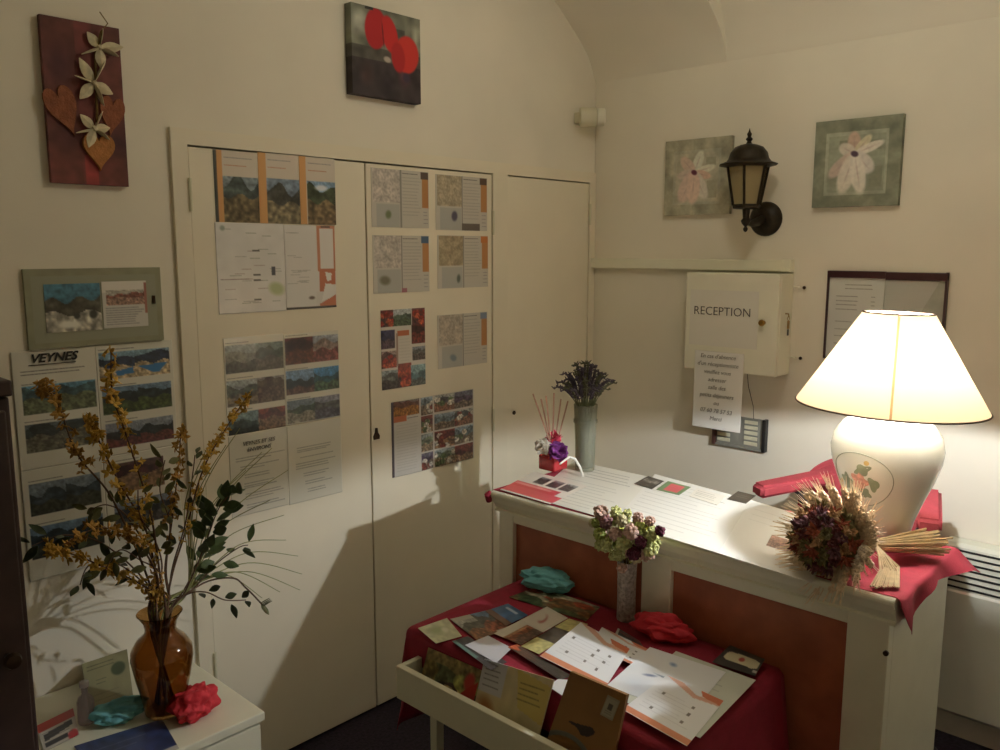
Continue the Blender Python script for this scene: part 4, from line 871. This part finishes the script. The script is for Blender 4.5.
# cloth over the table
s = MB(); OL, OR_, OF = .31, .40, .10; nu, nv = 84, 44
def drape(y, x):     # parametric cloth: y beyond TY0 (left) / TY1 (right), x beyond TX0 (front)
    oy = max(0, y-TY0)-max(0, TY1-y); ox = max(0, TX0-x); d = math.hypot(oy, ox); z = TZ+.0005
    px, py = max(x, TX0), min(max(y, TY1), TY0)
    if d < 1e-6: return (px, py, z)
    dx, dy = -ox/d, oy/d; r = .013; k = min(d, r*PI/2); a = k/r; hx = r*math.sin(a); z -= r*(1-math.cos(a)); rest = d-k
    fl = rest*(.10 if oy > 0 else .16 if oy < 0 else .02)+.010*math.sin(22*(x if ox < .02 else x*.6+y))*min(1, rest/.15)*(1 if abs(oy) > .01 else .25)
    return (px+dx*(hx+fl), py+dy*(hx+fl), z-rest*.985)
us = np.concatenate([np.linspace(TY1-OR_, TY1, 20)[:-1], np.linspace(TY1, TY0, 40)[:-1], np.linspace(TY0, TY0+OL, 18)]); vs_ = np.concatenate([np.linspace(TX0-OF, TX0, 10)[:-1], np.linspace(TX0, TX1+.002, 22)])
P_ = [drape(u, v) for u in us for v in vs_]; nv = len(vs_); nu = len(us)
fs = []
for i in range(nu-1):
    for j in range(nv-1): a = i*nv+j; fs.append((a, a+1, a+nv+1, a+nv))
s.add(P_, fs); o = s.build('table_cloth', CLOTH, None, 60); md = o.modifiers.new('thickness', 'SOLIDIFY'); md.thickness = .0014; md.offset = 1
dg = bpy.context.evaluated_depsgraph_get(); o2 = o.evaluated_get(dg); me = bpy.data.meshes.new_from_object(o2); o.modifiers.clear(); o.data = me
tag(o, 'dark red cloth over the low table, hanging down at both sides', 'tablecloth')

tz = TZ+.0035
lift = [0]
def ttop(name, ink, q, label, cat='leaflet', group='leaflets spread over the low table', m=GLOSS, curl=None):
    lift[0] += .0011
    return sheet(name, ink, [at(px, py, tz+lift[0]) for px, py in q], label, cat, group, th=.0006, m=m, curl=curl)
ink = Ink(.22, .16, '#8f9478', seed=101).photo(0, 0, 1, 1, '#9aa084', '#6a6a4a', '#7a6848', .3, 101, .6, ['#8a5a34', '#c8bfa0', '#4a5a3a', '#b04a2e'])
ttop('leaflet', ink, [(538, 586), (600, 607), (586, 621), (509, 597)], 'olive food leaflet under the blue tissue on the low table')
ink = Ink(.15, .10, '#c8c8a4', seed=102).noise(.1, 8).ell(.4, .4, .05, .03, 0, '#a8b080', .7).ell(.65, .5, .02, .02, 0, '#e0dcc4', .6)
ttop('leaflet', ink, [(447, 618), (462, 636), (436, 643.5), (418, 628)][3:]+[(447, 618), (462, 636), (436, 643.5)], 'pale green leaflet at the left corner of the red tablecloth')
ink = Ink(.18, .1, '#b5b2a4', seed=103).photo(0, .2, .6, 1, '#a8a8a0', '#5a5a50', '#8a5a3c', .4, 103, .5).photo(.55, 0, 1, .9, '#5a7a9a', '#4a4a44', '#8a4a30', .4, 104, .5)
ttop('leaflet', ink, [(450, 619), (486, 610.5), (512, 628), (477, 640)], 'leaflet with two landscape photos beside the pale green one')
ink = Ink(.1, .1, '#3e6288', seed=105).noise(.15, 6).rect(0, .75, 1, 1, '#6a4a3a').rect(.2, .2, .7, .26, '#a8b4c4')
ttop('leaflet', ink, [(508, 603.5), (528, 615), (506, 626), (485, 611)], 'deep blue leaflet near the back left of the low table')
ink = Ink(.20, .07, '#c8c0b0', seed=106).photo(0, .35, .45, 1, '#a87a54', '#8a4a2c', '#6a4a3c', .3, 106, .6).rect(.5, .1, .95, .9, '#d0c6b6').ell(.72, .45, .03, .012, -.3, '#a84a44', .5, .9).ell(.74, .36, .026, .012, -.3, '#d0c6b6', .4)
ttop('leaflet', ink, [(494, 633.5), (547, 606.5), (568, 618), (521, 645)], 'long leaflet with a red smile mark and an orange photo')
ink = Ink(.17, .06, '#bdb476', seed=107).rect(.33, 0, .68, 1, '#4a4036').noise(.15, 10)
ttop('leaflet', ink, [(521, 646), (569, 618.5), (588, 624), (539, 654)], 'yellow and dark striped leaflet left of the orange edged sheets')
ink = Ink(.2, .07, '#37343a', seed=108).noise(.2, 10).ell(.42, .5, .012, .008, 0, '#c9c4b8', .4).rect(0, 0, .2, .6, '#5a7a74')
ttop('leaflet', ink, [(452, 641), (468, 636), (507, 662), (491, 670)], 'dark charcoal leaflet between the pale green leaflet and the drawer')
ttop('leaflet', Ink(.13, .09, '#c9c9d2', seed=109), [(465, 645), (488, 635.5), (512, 648), (496, 663)], 'blank white leaflet lying on the dark charcoal one')
ink = Ink(.17, .06, '#4a3c38', seed=110).photo(0, 0, 1, 1, '#c05a3a', '#5a4038', '#3a3432', .3, 110, .6)
ttop('leaflet', ink, [(508, 647), (517, 644), (572, 676), (560, 680)], 'narrow dark leaflet with an orange patch left of the white sheets')
ttop('leaflet', Ink(.08, .05, '#d6d6d8', seed=111), [(548, 686), (558, 679), (572, 680), (563, 696)], 'small white slip peeking out left of the brown notebook')
ink = Ink(.14, .1, '#c8c6ba', seed=112).photo(.1, 0, 1, .6, '#5a4a4c', '#7a3a34', '#3a3434', .3, 112, .5)
ttop('leaflet', ink, [(618, 628), (640, 641), (645, 650), (612, 640)], 'small dark photo leaflet behind the orange edged sheets')
def orange(seed, sq):
    ink = Ink(.297, .21, '#f0f1f4', seed=seed); ink.rect(0, .9, 1, .985, '#d98a68').poly([(.0, .0), (.3, .0), (.62, .13), (1, .04), (1, .14), (.6, .2)], '#e0a084', .8).poly([(.62, .0), (1, .0), (1, .12), (.7, .1)], '#d2714c')
    for u, v in sq: ink.rect(u, v, u+.034, v+.04, '#77726e')
    return ink.lines(.1, .3, .9, .8, 7, '#c2c2c6', .5, .5)
SQ = [(.12, .35), (.22, .68), (.58, .35), (.56, .5), (.53, .68), (.78, .35), (.76, .52), (.74, .72)]
ink = orange(113, SQ)
ttop('orange_edged_sheet', ink, [(602, 627), (650, 650), (640, 668), (590, 645)], 'white sheet with an orange edge, rear one of the two overlapping on the left', group='white sheets with orange edges')
ttop('orange_edged_sheet', orange(114, SQ), [(581, 622), (630, 649), (605, 688), (540, 656)], 'white sheet with an orange edge and small dark squares, left of the blue sketch', group='white sheets with orange edges')
ink = Ink(.3, .22, '#cfd3c6', seed=115).lines(.3, .15, .8, .4, 3, '#8a8f8a', .3, .6)
ttop('leaflet', ink, [(676, 651), (756, 680), (700, 738), (622, 700)], 'pale green-grey sheet under the others at the right of the low table')
ink = Ink(.29, .2, '#eff1f5', seed=116).ell(.42, .2, .02, .01, .2, '#6a8ec0', .8, .8).ell(.3, .55, .03, .007, -.2, '#5a6a92', .7, .8).ell(.45, .5, .05, .004, .1, '#5a6a80', .7, .8).ell(.3, .85, .08, .05, .3, '#c4d2e6', .9, .5)
ttop('leaflet', ink, [(650, 647), (726, 672), (690, 715), (606, 686)], 'white sheet with a faint blue sketch in the middle of the low table')
ttop('orange_edged_sheet', orange(117, [(.2, .35), (.25, .7), (.7, .35), (.72, .5), (.72, .68)]), [(667, 675), (724, 701), (687, 746), (622, 709)], 'white sheet with orange edge nearest the front right corner of the red tablecloth', group='white sheets with orange edges')
ink = Ink(.14, .09, '#3a3c3a', seed=118).poly([(.12, .3), (.2, .25), (.8, .22), (.95, .3), (.95, .62), (.85, .7), (.2, .68), (.1, .6)], '#cfc8a4').ell(.52, .45, .012, .012, .5, '#a83a30', .4).rect(.9, .75, .98, .85, '#b8b8b0')
ttop('label_card', ink, [(730, 645), (765, 659), (755, 676), (712, 662)], 'dark card with a yellow scroll label and red star against the counter', 'card', None)

# magazines leaning in the drawer, notebook standing in it
def lean(name, ink, q, label, cat, group=None, m=GLOSS, th=.003): return sheet(name, ink, q, label, cat, group, th=th, m=m)
ink = Ink(.2, .14, '#5a5a3a', seed=121).photo(0, 0, 1, 1, '#8a7a4c', '#5a6240', '#40302c', .5, 121, .7, ['#9aa05a', '#3a2a2a', '#7a6a3a', '#c8b078']).ell(.85, .3, .022, .03, .2, '#b03a34', .4).poly([(.75, .55), (1, .2), (1, 1), (.72, 1)], '#b02c24')
lean('magazine', ink, [(-1.652, -.735, .632), (-1.648, -.925, .636), (-1.694, -.925, .517), (-1.694, -.735, .517)], 'open food magazine with green and red pictures leaning in the table drawer', 'magazine', 'magazines leaning in the table drawer')
ink = Ink(.26, .15, '#cfc39a', seed=122).noise(.08, 8).rect(0, 0, .35, .45, '#c8cad0').lines(.05, .08, .3, .4, 4, '#4a4a4a', .2, .8).poly([(.5, .0), (1, .1), (1, .6), (.62, .5)], '#d2bf72').lines(.58, .12, .92, .42, 4, '#5a5230', .3, .8)
ink.ell(.18, .72, .05, .035, .6, '#b07a4c', .6).ell(.32, .85, .04, .02, .3, '#9a5a40', .5).rect(0, .72, .06, 1, '#b02c24').ell(.75, .85, .06, .05, 0, '#a89260', .9, .5)
lean('magazine', ink, [(-1.646, -.932, .668), (-1.640, -1.145, .690), (-1.692, -1.130, .517), (-1.694, -.930, .517)], 'pale yellow magazine picturing hands leaning in the table drawer', 'magazine', 'magazines leaning in the table drawer')
NB = mat('brown_kraft_cover', '#8a6030', .75, 0, .05, 30)
t = thing('notebook', (-1.675, -1.265, .517), 'brown kraft notebook with a bird silhouette standing in the drawer', 'notebook')
q = [Vector(v) for v in ((-1.652, -1.202, .736), (-1.652, -1.350, .738), (-1.692, -1.328, .517), (-1.692, -1.148, .517))]
ink = Ink(.15, .22, '#8f6534', res=.0016, seed=123).noise(.05, 10)
for a in np.linspace(-2.3, -.2, 90): ink.ell(.30+.62*math.cos(a)*.9, 1.06+.5*math.sin(a)*.9, .008, .006, 0, '#6a6c62', .5)
ink.poly([(.22, .47), (.42, .455), (.60, .43), (.66, .46), (.64, .50), (.56, .545), (.46, .55), (.38, .50), (.24, .485)], '#2e2422')
sheet('cover', ink, q, th=.009, m=mat('kraft', '#ffffff', .75, 0, 0) and PRINT, parent=t)
ink = Ink(.036, .046, '#9a947c', res=.0015, seed=124).rect(.1, .1, .9, .9, '#a8a28a').rect(.35, .35, .65, .6, '#55504a').lines(.2, .65, .85, .85, 2, '#6a6458', .2)
a_, b_ = (q[1]-q[0]), (q[3]-q[0]); st = lambda u, v: q[0]+a_*u+b_*v+Vector((-.0012, 0, .0004))
sheet('price_sticker', ink, [st(.72, .07), st(.94, .08), st(.93, .29), st(.71, .28)], th=.0005, m=PRINT, parent=t)

# crumpled tissue
def tissue(name, c, rx, ry, h, m, label, seed, rz=0):
    rg = np.random.default_rng(seed); bm = bmesh.new(); bmesh.ops.create_icosphere(bm, subdivisions=5, radius=1)
    dirs = rg.normal(size=(13, 3)); dirs /= np.linalg.norm(dirs, axis=1)[:, None]; fr = rg.uniform(1.5, 6.0, 13); phs = rg.uniform(0, 6, 13)
    for v in bm.verts:
        p = np.array(v.co); w = 1+.15*sum((abs(((p@dirs[i]*fr[i]+phs[i]+.6*math.sin(3*p[(i+1) % 3])) % 2)-1)-.5)*(2.2/fr[i]) for i in range(13))
        x, y, z = p[0]*w*rx, p[1]*w*ry, p[2]*w*h*.5
        z = max(z, -h*.42); X = x*math.cos(rz)-y*math.sin(rz); Y = x*math.sin(rz)+y*math.cos(rz)
        v.co = (c[0]+X, c[1]+Y, c[2]+z+h*.42)
    o = MB().bm(bm).build(name, m, None, 25); return tag(o, label, 'tissue paper')
BLUET = mat('turquoise_tissue', '#6fb4bc', .75, 0, .06, 60); REDT = mat('red_tissue', '#c22634', .75, 0, .06, 60)
c = at(549, 588, TZ+.006); tissue('tissue_paper', (c.x-.01, c.y, TZ+.0065), .042, .078, .062, BLUET, 'crumpled turquoise tissue paper at the back left of the low table', 3, .3)
c = at(664, 636, TZ+.006); tissue('tissue_paper', (c.x-.01, c.y, TZ+.0025), .040, .070, .070, REDT, 'crumpled red tissue paper beside the dried flower vase on the low table', 5, .2)

# silver vase with dried flowers
SIL = mat('crackled_grey_vase', '#a8a09c', .4, .1, .25, 120, .3, 160)
vx = Vector((-1.207, -1.040, TZ+.0025))
t = thing('bud_vase', tuple(vx), 'slim grey crackled vase before the middle post of the counter', 'vase')
MB().lathe([(0, 0), (.024, 0), (.0255, .004), (.0245, .06), (.0255, .13), (.027, .165), (.024, .165), (.0225, .13), (.021, .06), (.02, .01), (0, .008)], tuple(vx), 28).build('vase_body', SIL, t, 60)
bc = Vector((-1.262, -1.068, .915))
t = thing('dried_flower_bunch', tuple(vx+Vector((0, 0, .02))), 'rounded bunch of green and mauve dried flower heads in the slim grey vase', 'dried flowers')
GF = [mat('pale_green_floret', '#b5b97c', .85, 0, .15, 90), mat('lime_floret', '#9aa456', .85, 0, .15, 90), mat('blush_floret', '#c2a294', .85, 0, .15, 90), mat('mauve_floret', '#8a6466', .85, 0, .2, 90), mat('burgundy_floret', '#5c2238', .85, 0, .2, 90), mat('cream_floret', '#c9c09a', .85, 0, .1, 90)]
r2 = random.Random(31); base = []
for m in GF:
    s = MB()
    for k in range(26):
        z = 1-2*(k+.5)/26; a = 2.4*k; r = math.sqrt(1-z*z); d = Vector((r*math.cos(a), r*math.sin(a), z)); sd = d.orthogonal(); L = r2.uniform(.008, .012)
        s.ico(tuple(d*r2.uniform(.010, .0145)), .0062, 1, noise=.15, rg=r2)
    s.ico((0, 0, 0), .011, 1)
    base.append(s.build('flower_head', m, None, True, origin=(0, 0, 0)))
org = wloc(t); used = set(); heads = []
pat = [0, 0, 2, 0, 5, 0, 2, 1, 0, 3, 0, 5, 2, 0, 1]
for k in range(46):
    z = 1-2*(k+.5)/46; a = 2.4*k; r = math.sqrt(1-z*z); q = .75+.25*r2.random()
    p = bc+Vector((r*math.cos(a)*.052*q, r*math.sin(a)*.106*q, z*.066*q))
    if p.x > -1.215: p.x = -1.215
    i = pat[k % 15]
    if k in (20, 33): i = 4
    o = base[i] if i not in used else base[i].copy()
    if i in used: COL.objects.link(o)
    used.add(i); o.parent = t; o.location = p-org; o.rotation_euler = (r2.uniform(0, 6), r2.uniform(0, 6), 0); o.scale = (1, 1, 1)
    f = r2.uniform(.75, 1.2); o.scale = (f, f, f)
    if k % 3 == 0: MB().tube([vx+Vector((0, 0, .02)), vx+Vector((-.008*math.cos(a), .008*math.sin(a), .165)), p], .0011, 4).build('stem', STEMB, t)
for i, px, py in ((4, 599, 524), (4, 660, 531), (2, 638, 517), (2, 650, 521), (2, 622, 568)):
    p = atx(px, py, -1.262); o = base[i].copy(); COL.objects.link(o); o.parent = t; o.location = p-org; o.scale = (.8, .8, .8)
for i in range(6):
    if i not in used:
        base[i].parent = t; base[i].location = bc-org+Vector((-.03, 0, .01*i))

# ================================================================== LEFT CABINET
KX0, KX1, KY0, KY1, KZ = -2.470, -1.988, -.494, -.004, .5
t = thing('low_cabinet', (-2.23, -.25, 0), 'low white cabinet under the posters at the left, holding the amber vase', 'cabinet')
MB().box((KX0, KY0, KZ-.024), (KX1, KY1, KZ), .003).build('top', WHITEP, t)
MB().box((KX0+.008, KY0+.022, .002), (KX1-.008, KY1-.002, KZ-.025), .001).build('carcass', WHITEP, t)
df_ = MB().box((KX0+.012, KY0+.004, .31), (KX1-.012, KY0+.021, KZ-.031), .002).build('drawer_front', WHITEP, t)
MB().tube([(-2.10, KY0+.004, .40), (-2.10, KY0-.016, .40), (-2.20, KY0-.016, .40), (-2.20, KY0+.004, .40)], .004, 8).build('handle', STEEL, df_, True)
MB().box((KX0+.012, KY0+.004, .03), (KX1-.012, KY0+.021, .304), .002).build('door', WHITEP, t)
kz = KZ+.0012
AG = glass('amber_glass', '#b58a52', .08)
AX, AY = -2.158, -.31
t = thing('amber_vase', (AX, AY, KZ), 'amber glass vase of forsythia branches on the low cabinet', 'vase')
MB().lathe([(0, 0), (.044, 0), (.048, .004), (.055, .05), (.066, .10), (.0735, .145), (.072, .168), (.058, .192), (.040, .208), (.036, .220), (.040, .240), (.054, .262), (.0525, .263), (.037, .240), (.033, .220), (.037, .207), (.055, .189), (.069, .166), (.0705, .145), (.063, .10), (.052, .05), (.045, .010), (0, .008)], (AX, AY, KZ+.0008), 48).build('vase_body', AG, t, 60)
TWIG = mat('brown_twig', '#5c4430', .8, 0, .2, 60); YEL = mat('forsythia_yellow', '#c09a3e', .75, 0, .15, 80); YEL2 = mat('forsythia_ochre', '#a88038', .75, 0, .15, 80)
LEAF = mat('dark_green_leaf', '#4b5e38', .5, 0, .2, 40); LEAF2 = mat('dull_leaf', '#6a6c42', .6, 0, .2, 40); GRASS = mat('grass_green', '#93965f', .6, 0, .15, 40); LEAF3 = mat('dark_leaf', '#434f34', .5, 0, .2, 40)
RIMZ = KZ+.25
r2 = random.Random(77)
def bez(p, n=14):
    p = [Vector(x) for x in p]; p = [p[0]]+p+[p[-1]]; out = []
    for i in range(1, len(p)-2):
        for k in range(n):
            t_ = k/n; a, b, c_, d = p[i-1], p[i], p[i+1], p[i+2]
            out.append(.5*((2*b)+(-a+c_)*t_+(2*a-5*b+4*c_-d)*t_*t_+(-a+3*b-3*c_+d)*t_**3))
    return out+[p[-2]]
def start(k, n): a = 2*PI*k/n; return Vector((AX+.022*math.cos(a), AY+.022*math.sin(a), KZ+.03)), Vector((AX-.024*math.cos(a), AY-.024*math.sin(a), RIMZ))
def flower4(s, p, r):
    d = Vector((r2.uniform(-1, 1), r2.uniform(-1, .2), r2.uniform(-.6, 1))).normalized(); o = d.orthogonal().normalized(); w = d.cross(o)
    for k in range(4):
        a = k*PI/2+r2.random(); v = o*math.cos(a)+w*math.sin(a); s.petal(p, v+d*.5, d.cross(v), r, r*.55, .2, .0008, 3)
FB = [([(150, 585), (113, 500), (78, 455), (57, 402), (40, 384)], .02, 26, 'leftmost forsythia branch in the amber vase, ending at the top of the left poster', (.62, 1.0)),
      ([(156, 580), (146, 530), (118, 480), (95, 432), (90, 418)], -.03, 46, 'forsythia branch with the thickest yellow blossom, left of centre in the amber vase', (.35, 1)),
      ([(160, 575), (150, 510), (128, 440), (113, 395), (111, 352)], -.07, 26, 'tallest forsythia branch crossing the pool photos in the amber vase', (.45, 1)),
      ([(166, 570), (172, 520), (178, 470), (181, 428)], .05, 24, 'straight forsythia branch in front of the cupboard frame', (.45, 1)),
      ([(172, 575), (186, 530), (203, 470), (228, 425), (247, 397)], .03, 30, 'forsythia branch leaning right toward the six-photo poster', (.42, 1)),
      ([(150, 590), (110, 570), (75, 555), (45, 548)], -.05, 40, 'low forsythia branch arching left over the lower posters', (.2, 1)),
      ([(158, 580), (135, 540), (100, 528), (62, 545)], -.10, 30, 'drooping forsythia branch nearest the camera in the amber vase', (.25, .95))]
for k, (pts, dy, nf, lab, (f0, f1)) in enumerate(FB):
    b0, b1 = start(k, 7); n_ = len(pts)
    path = bez([b0, b1]+[aty(px, py, AY+dy*(i+1)/n_*1.6) for i, (px, py) in enumerate(pts)])
    o = thing('forsythia_branch', tuple(b0), lab, 'branch', 'forsythia branches in the amber vase')
    MB().tube(path, [.0034-.0022*i/(len(path)-1) for i in range(len(path))], 6).build('stem', TWIG, o, True)
    s = MB()
    for i in range(int(nf*2.1)):
        f = f0+(f1-f0)*r2.random()**.85; p = path[min(len(path)-1, int(f*(len(path)-1)))]
        p = p+Vector((r2.uniform(-1, 1), r2.uniform(-1, 1), r2.uniform(-1, 1)))*.013; flower4(s, p, r2.uniform(.010, .018))
    s.build('blossom', YEL if k % 3 else YEL2, o)
def leafy(name, pts, dy, leaves, label, m, group='leafy stems in the amber vase', L=.042, W=.022, up=0):
    b0, b1 = start(r2.randint(0, 9), 10); path = bez([b0, b1]+[aty(px, py, AY+dy*(i+1)/len(pts)) for i, (px, py) in enumerate(pts)])
    o = thing(name, tuple(b0), label, 'foliage', group)
    MB().tube(path, [.0026-.0014*i/(len(path)-1) for i in range(len(path))], 6).build('stem', TWIG, o, True)
    s = MB()
    for i in range(leaves):
        f = .45+.55*(i+1)/leaves; j = min(len(path)-2, int(f*(len(path)-1))); p = path[j]; tdir = (path[j+1]-path[j-1]).normalized()
        sd = Vector((r2.uniform(-1, 1), r2.uniform(-.8, .5), r2.uniform(-.6, 1))); sd = (sd-tdir*sd.dot(tdir)).normalized()*(1 if i % 2 else -1)
        d = (tdir*.6+sd*.9+Vector((0, 0, up))).normalized(); e_ = p+d*.012; s.petal(e_, d, (RV[0], RV[1], RV[2]) if abs(d.dot(Vector(RV))) < .7 else (0, .4, 1), L*r2.uniform(.75, 1.2), W*r2.uniform(.8, 1.15), r2.uniform(-.3, .2))
    s.build('leaves', m, o, 60); return o
leafy('broad_leaf_stem', [(186, 590), (205, 545), (218, 510), (232, 492)], -.03, 20, 'broad dark green leaf stem at the right of the amber vase', LEAF, L=.048, W=.027)
leafy('broad_leaf_stem', [(184, 590), (200, 560), (210, 530), (212, 505)], .03, 17, 'upright dark green leaf stem just behind the broad leaf one', LEAF, L=.046, W=.024)
leafy('broad_leaf_stem', [(190, 592), (215, 565), (238, 548), (248, 545)], 0, 6, 'short dark green leaf stem pointing right below the broad leaf one', LEAF, L=.045, W=.022)
leafy('drooping_leaf_stem', [(184, 596), (205, 592), (225, 600), (246, 600)], -.05, 7, 'dark drooping leaf stem low at the right of the amber vase', LEAF3, L=.036, W=.017)
leafy('drooping_leaf_stem', [(150, 592), (120, 565), (90, 565), (80, 585)], -.06, 8, 'dark drooping leaf stem low at the left of the amber vase', LEAF3, L=.042, W=.019)
leafy('drooping_leaf_stem', [(148, 585), (105, 545), (65, 535), (32, 546)], -.02, 9, 'dark leaf stem reaching the left edge of the posters', LEAF3, L=.042, W=.019)
leafy('drooping_leaf_stem', [(156, 570), (130, 520), (108, 505), (90, 510)], .04, 12, 'dull leaf stem half hidden among the left forsythia branches', LEAF2, L=.036, W=.017)
leafy('drooping_leaf_stem', [(165, 570), (170, 525), (160, 490), (165, 460)], .04, 14, 'dull leaf stem rising through the middle of the amber vase', LEAF2, L=.036, W=.016)
leafy('drooping_leaf_stem', [(172, 570), (185, 525), (192, 480), (195, 455)], .0, 9, 'dark slender leaf stem left of the broad leaf stems', LEAF3, L=.03, W=.014)
leafy('drooping_leaf_stem', [(160, 575), (140, 560), (120, 550), (105, 570)], -.09, 10, 'dull leaf stem drooping in front of the lower posters', LEAF2, L=.036, W=.017)
leafy('drooping_leaf_stem', [(162, 570), (155, 540), (140, 515), (138, 490)], -.06, 12, 'mixed dull leaf stem before the dark red interior photo', LEAF2, L=.034, W=.016)
GT = [(240, 428), (262, 452), (288, 470), (272, 448), (246, 470), (216, 438), (206, 450), (286, 540), (298, 556), (302, 574), (280, 592), (262, 598), (300, 590), (226, 445), (270, 500), (284, 515)]
for k, (px, py) in enumerate(GT):
    b0, b1 = start(k % 10, 10); y = AY+.05*math.sin(k*1.7)
    hi = py < 520; e_ = aty(px, py, y); a_ = aty(187+k % 4, 588, AY+.01); m_ = a_.lerp(e_, .5)+Vector((0, 0, .035 if hi else .05))-Vector((RV[0], RV[1], 0))*(.03 if hi else .0)
    path = bez([b0, b1, a_, m_, e_], 9)
    tag(MB().tube(path, [.0027-.0018*i/(len(path)-1) for i in range(len(path))], 5).build('grass_blade', GRASS, None, True), 'thin arching grass blade at the right of the amber vase', 'grass', 'grass blades in the amber vase')
b0, b1 = start(3, 10)
o = thing('dry_twig', tuple(b0), 'dry seed twig bending down at the lower right of the amber vase', 'branch')
path = bez([b0, b1, aty(200, 585, AY), aty(232, 578, AY-.02), aty(246, 588, AY-.02), aty(258, 600, AY-.02), aty(264, 607, AY-.02)])
MB().tube(path, .0022, 6).build('stem', TWIG, o, True)
s = MB()
for k in range(8): s.petal(path[-10+k], Vector((.3, -.3, -.7 if k % 2 else .3)), (1, 0, .3), .028, .012, .1)
s.build('seed_pods', LEAF2, o)
tag(MB().tube([aty(196, 600, -.02), aty(196.5, 625, -.015), aty(199.5, 663, -.012)], .0045, 6).build('thin_rod', mat('olive_rod', '#75684a', .7)), 'thin dull rod standing behind the amber vase against the cupboard frame', 'rod') if False else None
# things on the cabinet
ink = Ink(.12, .16, '#8c8a66', seed=131).ell(.75, .3, .022, .022, 0, '#3a4a2c', .25).lines(.1, .08, .7, .2, 2, '#44462e', .1, .9).lines(.25, .35, .5, .5, 2, '#4a4c34', .3, .8).noise(.06, 8).lines(.1, .6, .9, .9, 3, '#6a6a4a', .3, .6)
q = [aty(82, 664, -.012), aty(127, 649, -.012), at(134, 703, kz+.001), at(90, 719, kz+.001)]
sheet('leaflet', ink, q, 'olive green leaflet with a dark round stamp leaning on the wall behind the turquoise tissue', 'leaflet', 'leaflets on the low cabinet', th=.001, m=GLOSS)
ink = Ink(.2, .11, '#2c3a66', seed=132).noise(.25, 8).lines(.1, .2, .8, .8, 4, '#6a7090', .5, .6).rect(.0, .9, 1, 1, '#b8b6b0')
sheet('leaflet', ink, [at(74, 746, kz+.001), at(162, 719, kz+.001), at(179, 748, kz+.001), at(98, 782, kz+.001)], 'navy blue leaflet at the front edge of the low cabinet', 'leaflet', 'leaflets on the low cabinet', th=.001, m=GLOSS)
ink = Ink(.12, .1, '#c8c2b8', seed=133).rect(0, 0, 1, .3, '#c23a30').poly([(.1, .45), (.9, .35), (.9, .55), (.1, .7)], '#2c2c34').rect(.1, .75, .7, .88, '#2c2c34').ell(.85, .9, .02, .02, 0, '#c22630', .3).lines(.1, .35, .9, .95, 5, '#55505a', .2, .7)
sheet('leaflet', ink, [at(36, 726, kz+.003), at(73, 708, kz+.003), at(79, 734, kz+.003), at(44, 752, kz+.003)], 'red, white and black leaflet beside the dark open door', 'leaflet', 'leaflets on the low cabinet', th=.001, m=GLOSS)
c = at(122, 722, kz); tissue('tissue_paper', (c.x, c.y+.02, KZ+.001), .058, .036, .052, BLUET, 'crumpled turquoise tissue paper left of the amber vase', 8, -.2)
c = at(203, 718, kz); tissue('tissue_paper', (c.x-.01, c.y+.025, KZ+.001), .062, .048, .078, REDT, 'crumpled red tissue paper right of the amber vase on the low cabinet', 11, .5)
c = at(87, 722, kz); c = Vector((c.x+.0, c.y, KZ+.001))
t = thing('glass_bottle', tuple(c), 'small clear glass bottle standing left of the turquoise tissue on the low cabinet', 'bottle')
MB().lathe([(0, 0), (.018, 0), (.020, .004), (.020, .055), (.016, .066), (.008, .074), (.008, .094), (.010, .096), (.0085, .0965), (.0065, .094), (.0065, .074), (.0145, .064), (.018, .054), (.018, .006), (0, .004)], tuple(c), 24).build('glass_body', clear('clear_bottle_glass', '#f0ecf0', .82, .05), t, 60)
MB().lathe([(.011, .094), (.011, .106), (.004, .109), (0, .109)], tuple(c), 16).build('stopper', clear('clear_stopper', '#f0ecf0', .5, .1), t, 60)

# ================================================================== LIGHT AND RENDER LOOK
w = bpy.data.worlds.new('world'); SC.world = w; w.use_nodes = True
w.node_tree.nodes['Background'].inputs['Color'].default_value = (0, 0, 0, 1); w.node_tree.nodes['Background'].inputs['Strength'].default_value = 0
GX, GY = -1.15, -1.32
if FILL_W:  # added fill light above the view, lifts the upper walls; no known fixture
    t = thing('added_fill_light', (GX, GY, 2.55), 'glowing globe added out of view to fill light on the upper walls', 'lamp')
    g = bpy.data.materials.new('fill_light_glow'); g.use_nodes = True; g.node_tree.nodes.remove(g.node_tree.nodes['Principled BSDF'])
    e = g.node_tree.nodes.new('ShaderNodeEmission'); e.inputs['Color'].default_value = FILL_COL+(1,); e.inputs['Strength'].default_value = FILL_W; g.node_tree.links.new(e.outputs[0], g.node_tree.nodes['Material Output'].inputs['Surface'])
    MB().ico((GX, GY, 2.62), .11, 3).build('globe', g, t, True)
    MB().tube([(GX, GY, 2.72), (GX, GY, 3.12)], .012, 10).build('stem', WHITEP, t, True)
vs2 = SC.view_settings; vs2.view_transform = 'Standard'; vs2.look = 'None'; vs2.gamma = 1; vs2.exposure = EXPO; vs2.use_curve_mapping = False
SC.display_settings.display_device = 'sRGB'
cy = SC.cycles; cy.use_denoising = True; cy.denoiser = 'OPENIMAGEDENOISE'; cy.max_bounces = 10; cy.diffuse_bounces = 6; cy.transmission_bounces = 8; cy.transparent_max_bounces = 12; cy.sample_clamp_indirect = 8; cy.caustics_refractive = True; cy.caustics_reflective = False
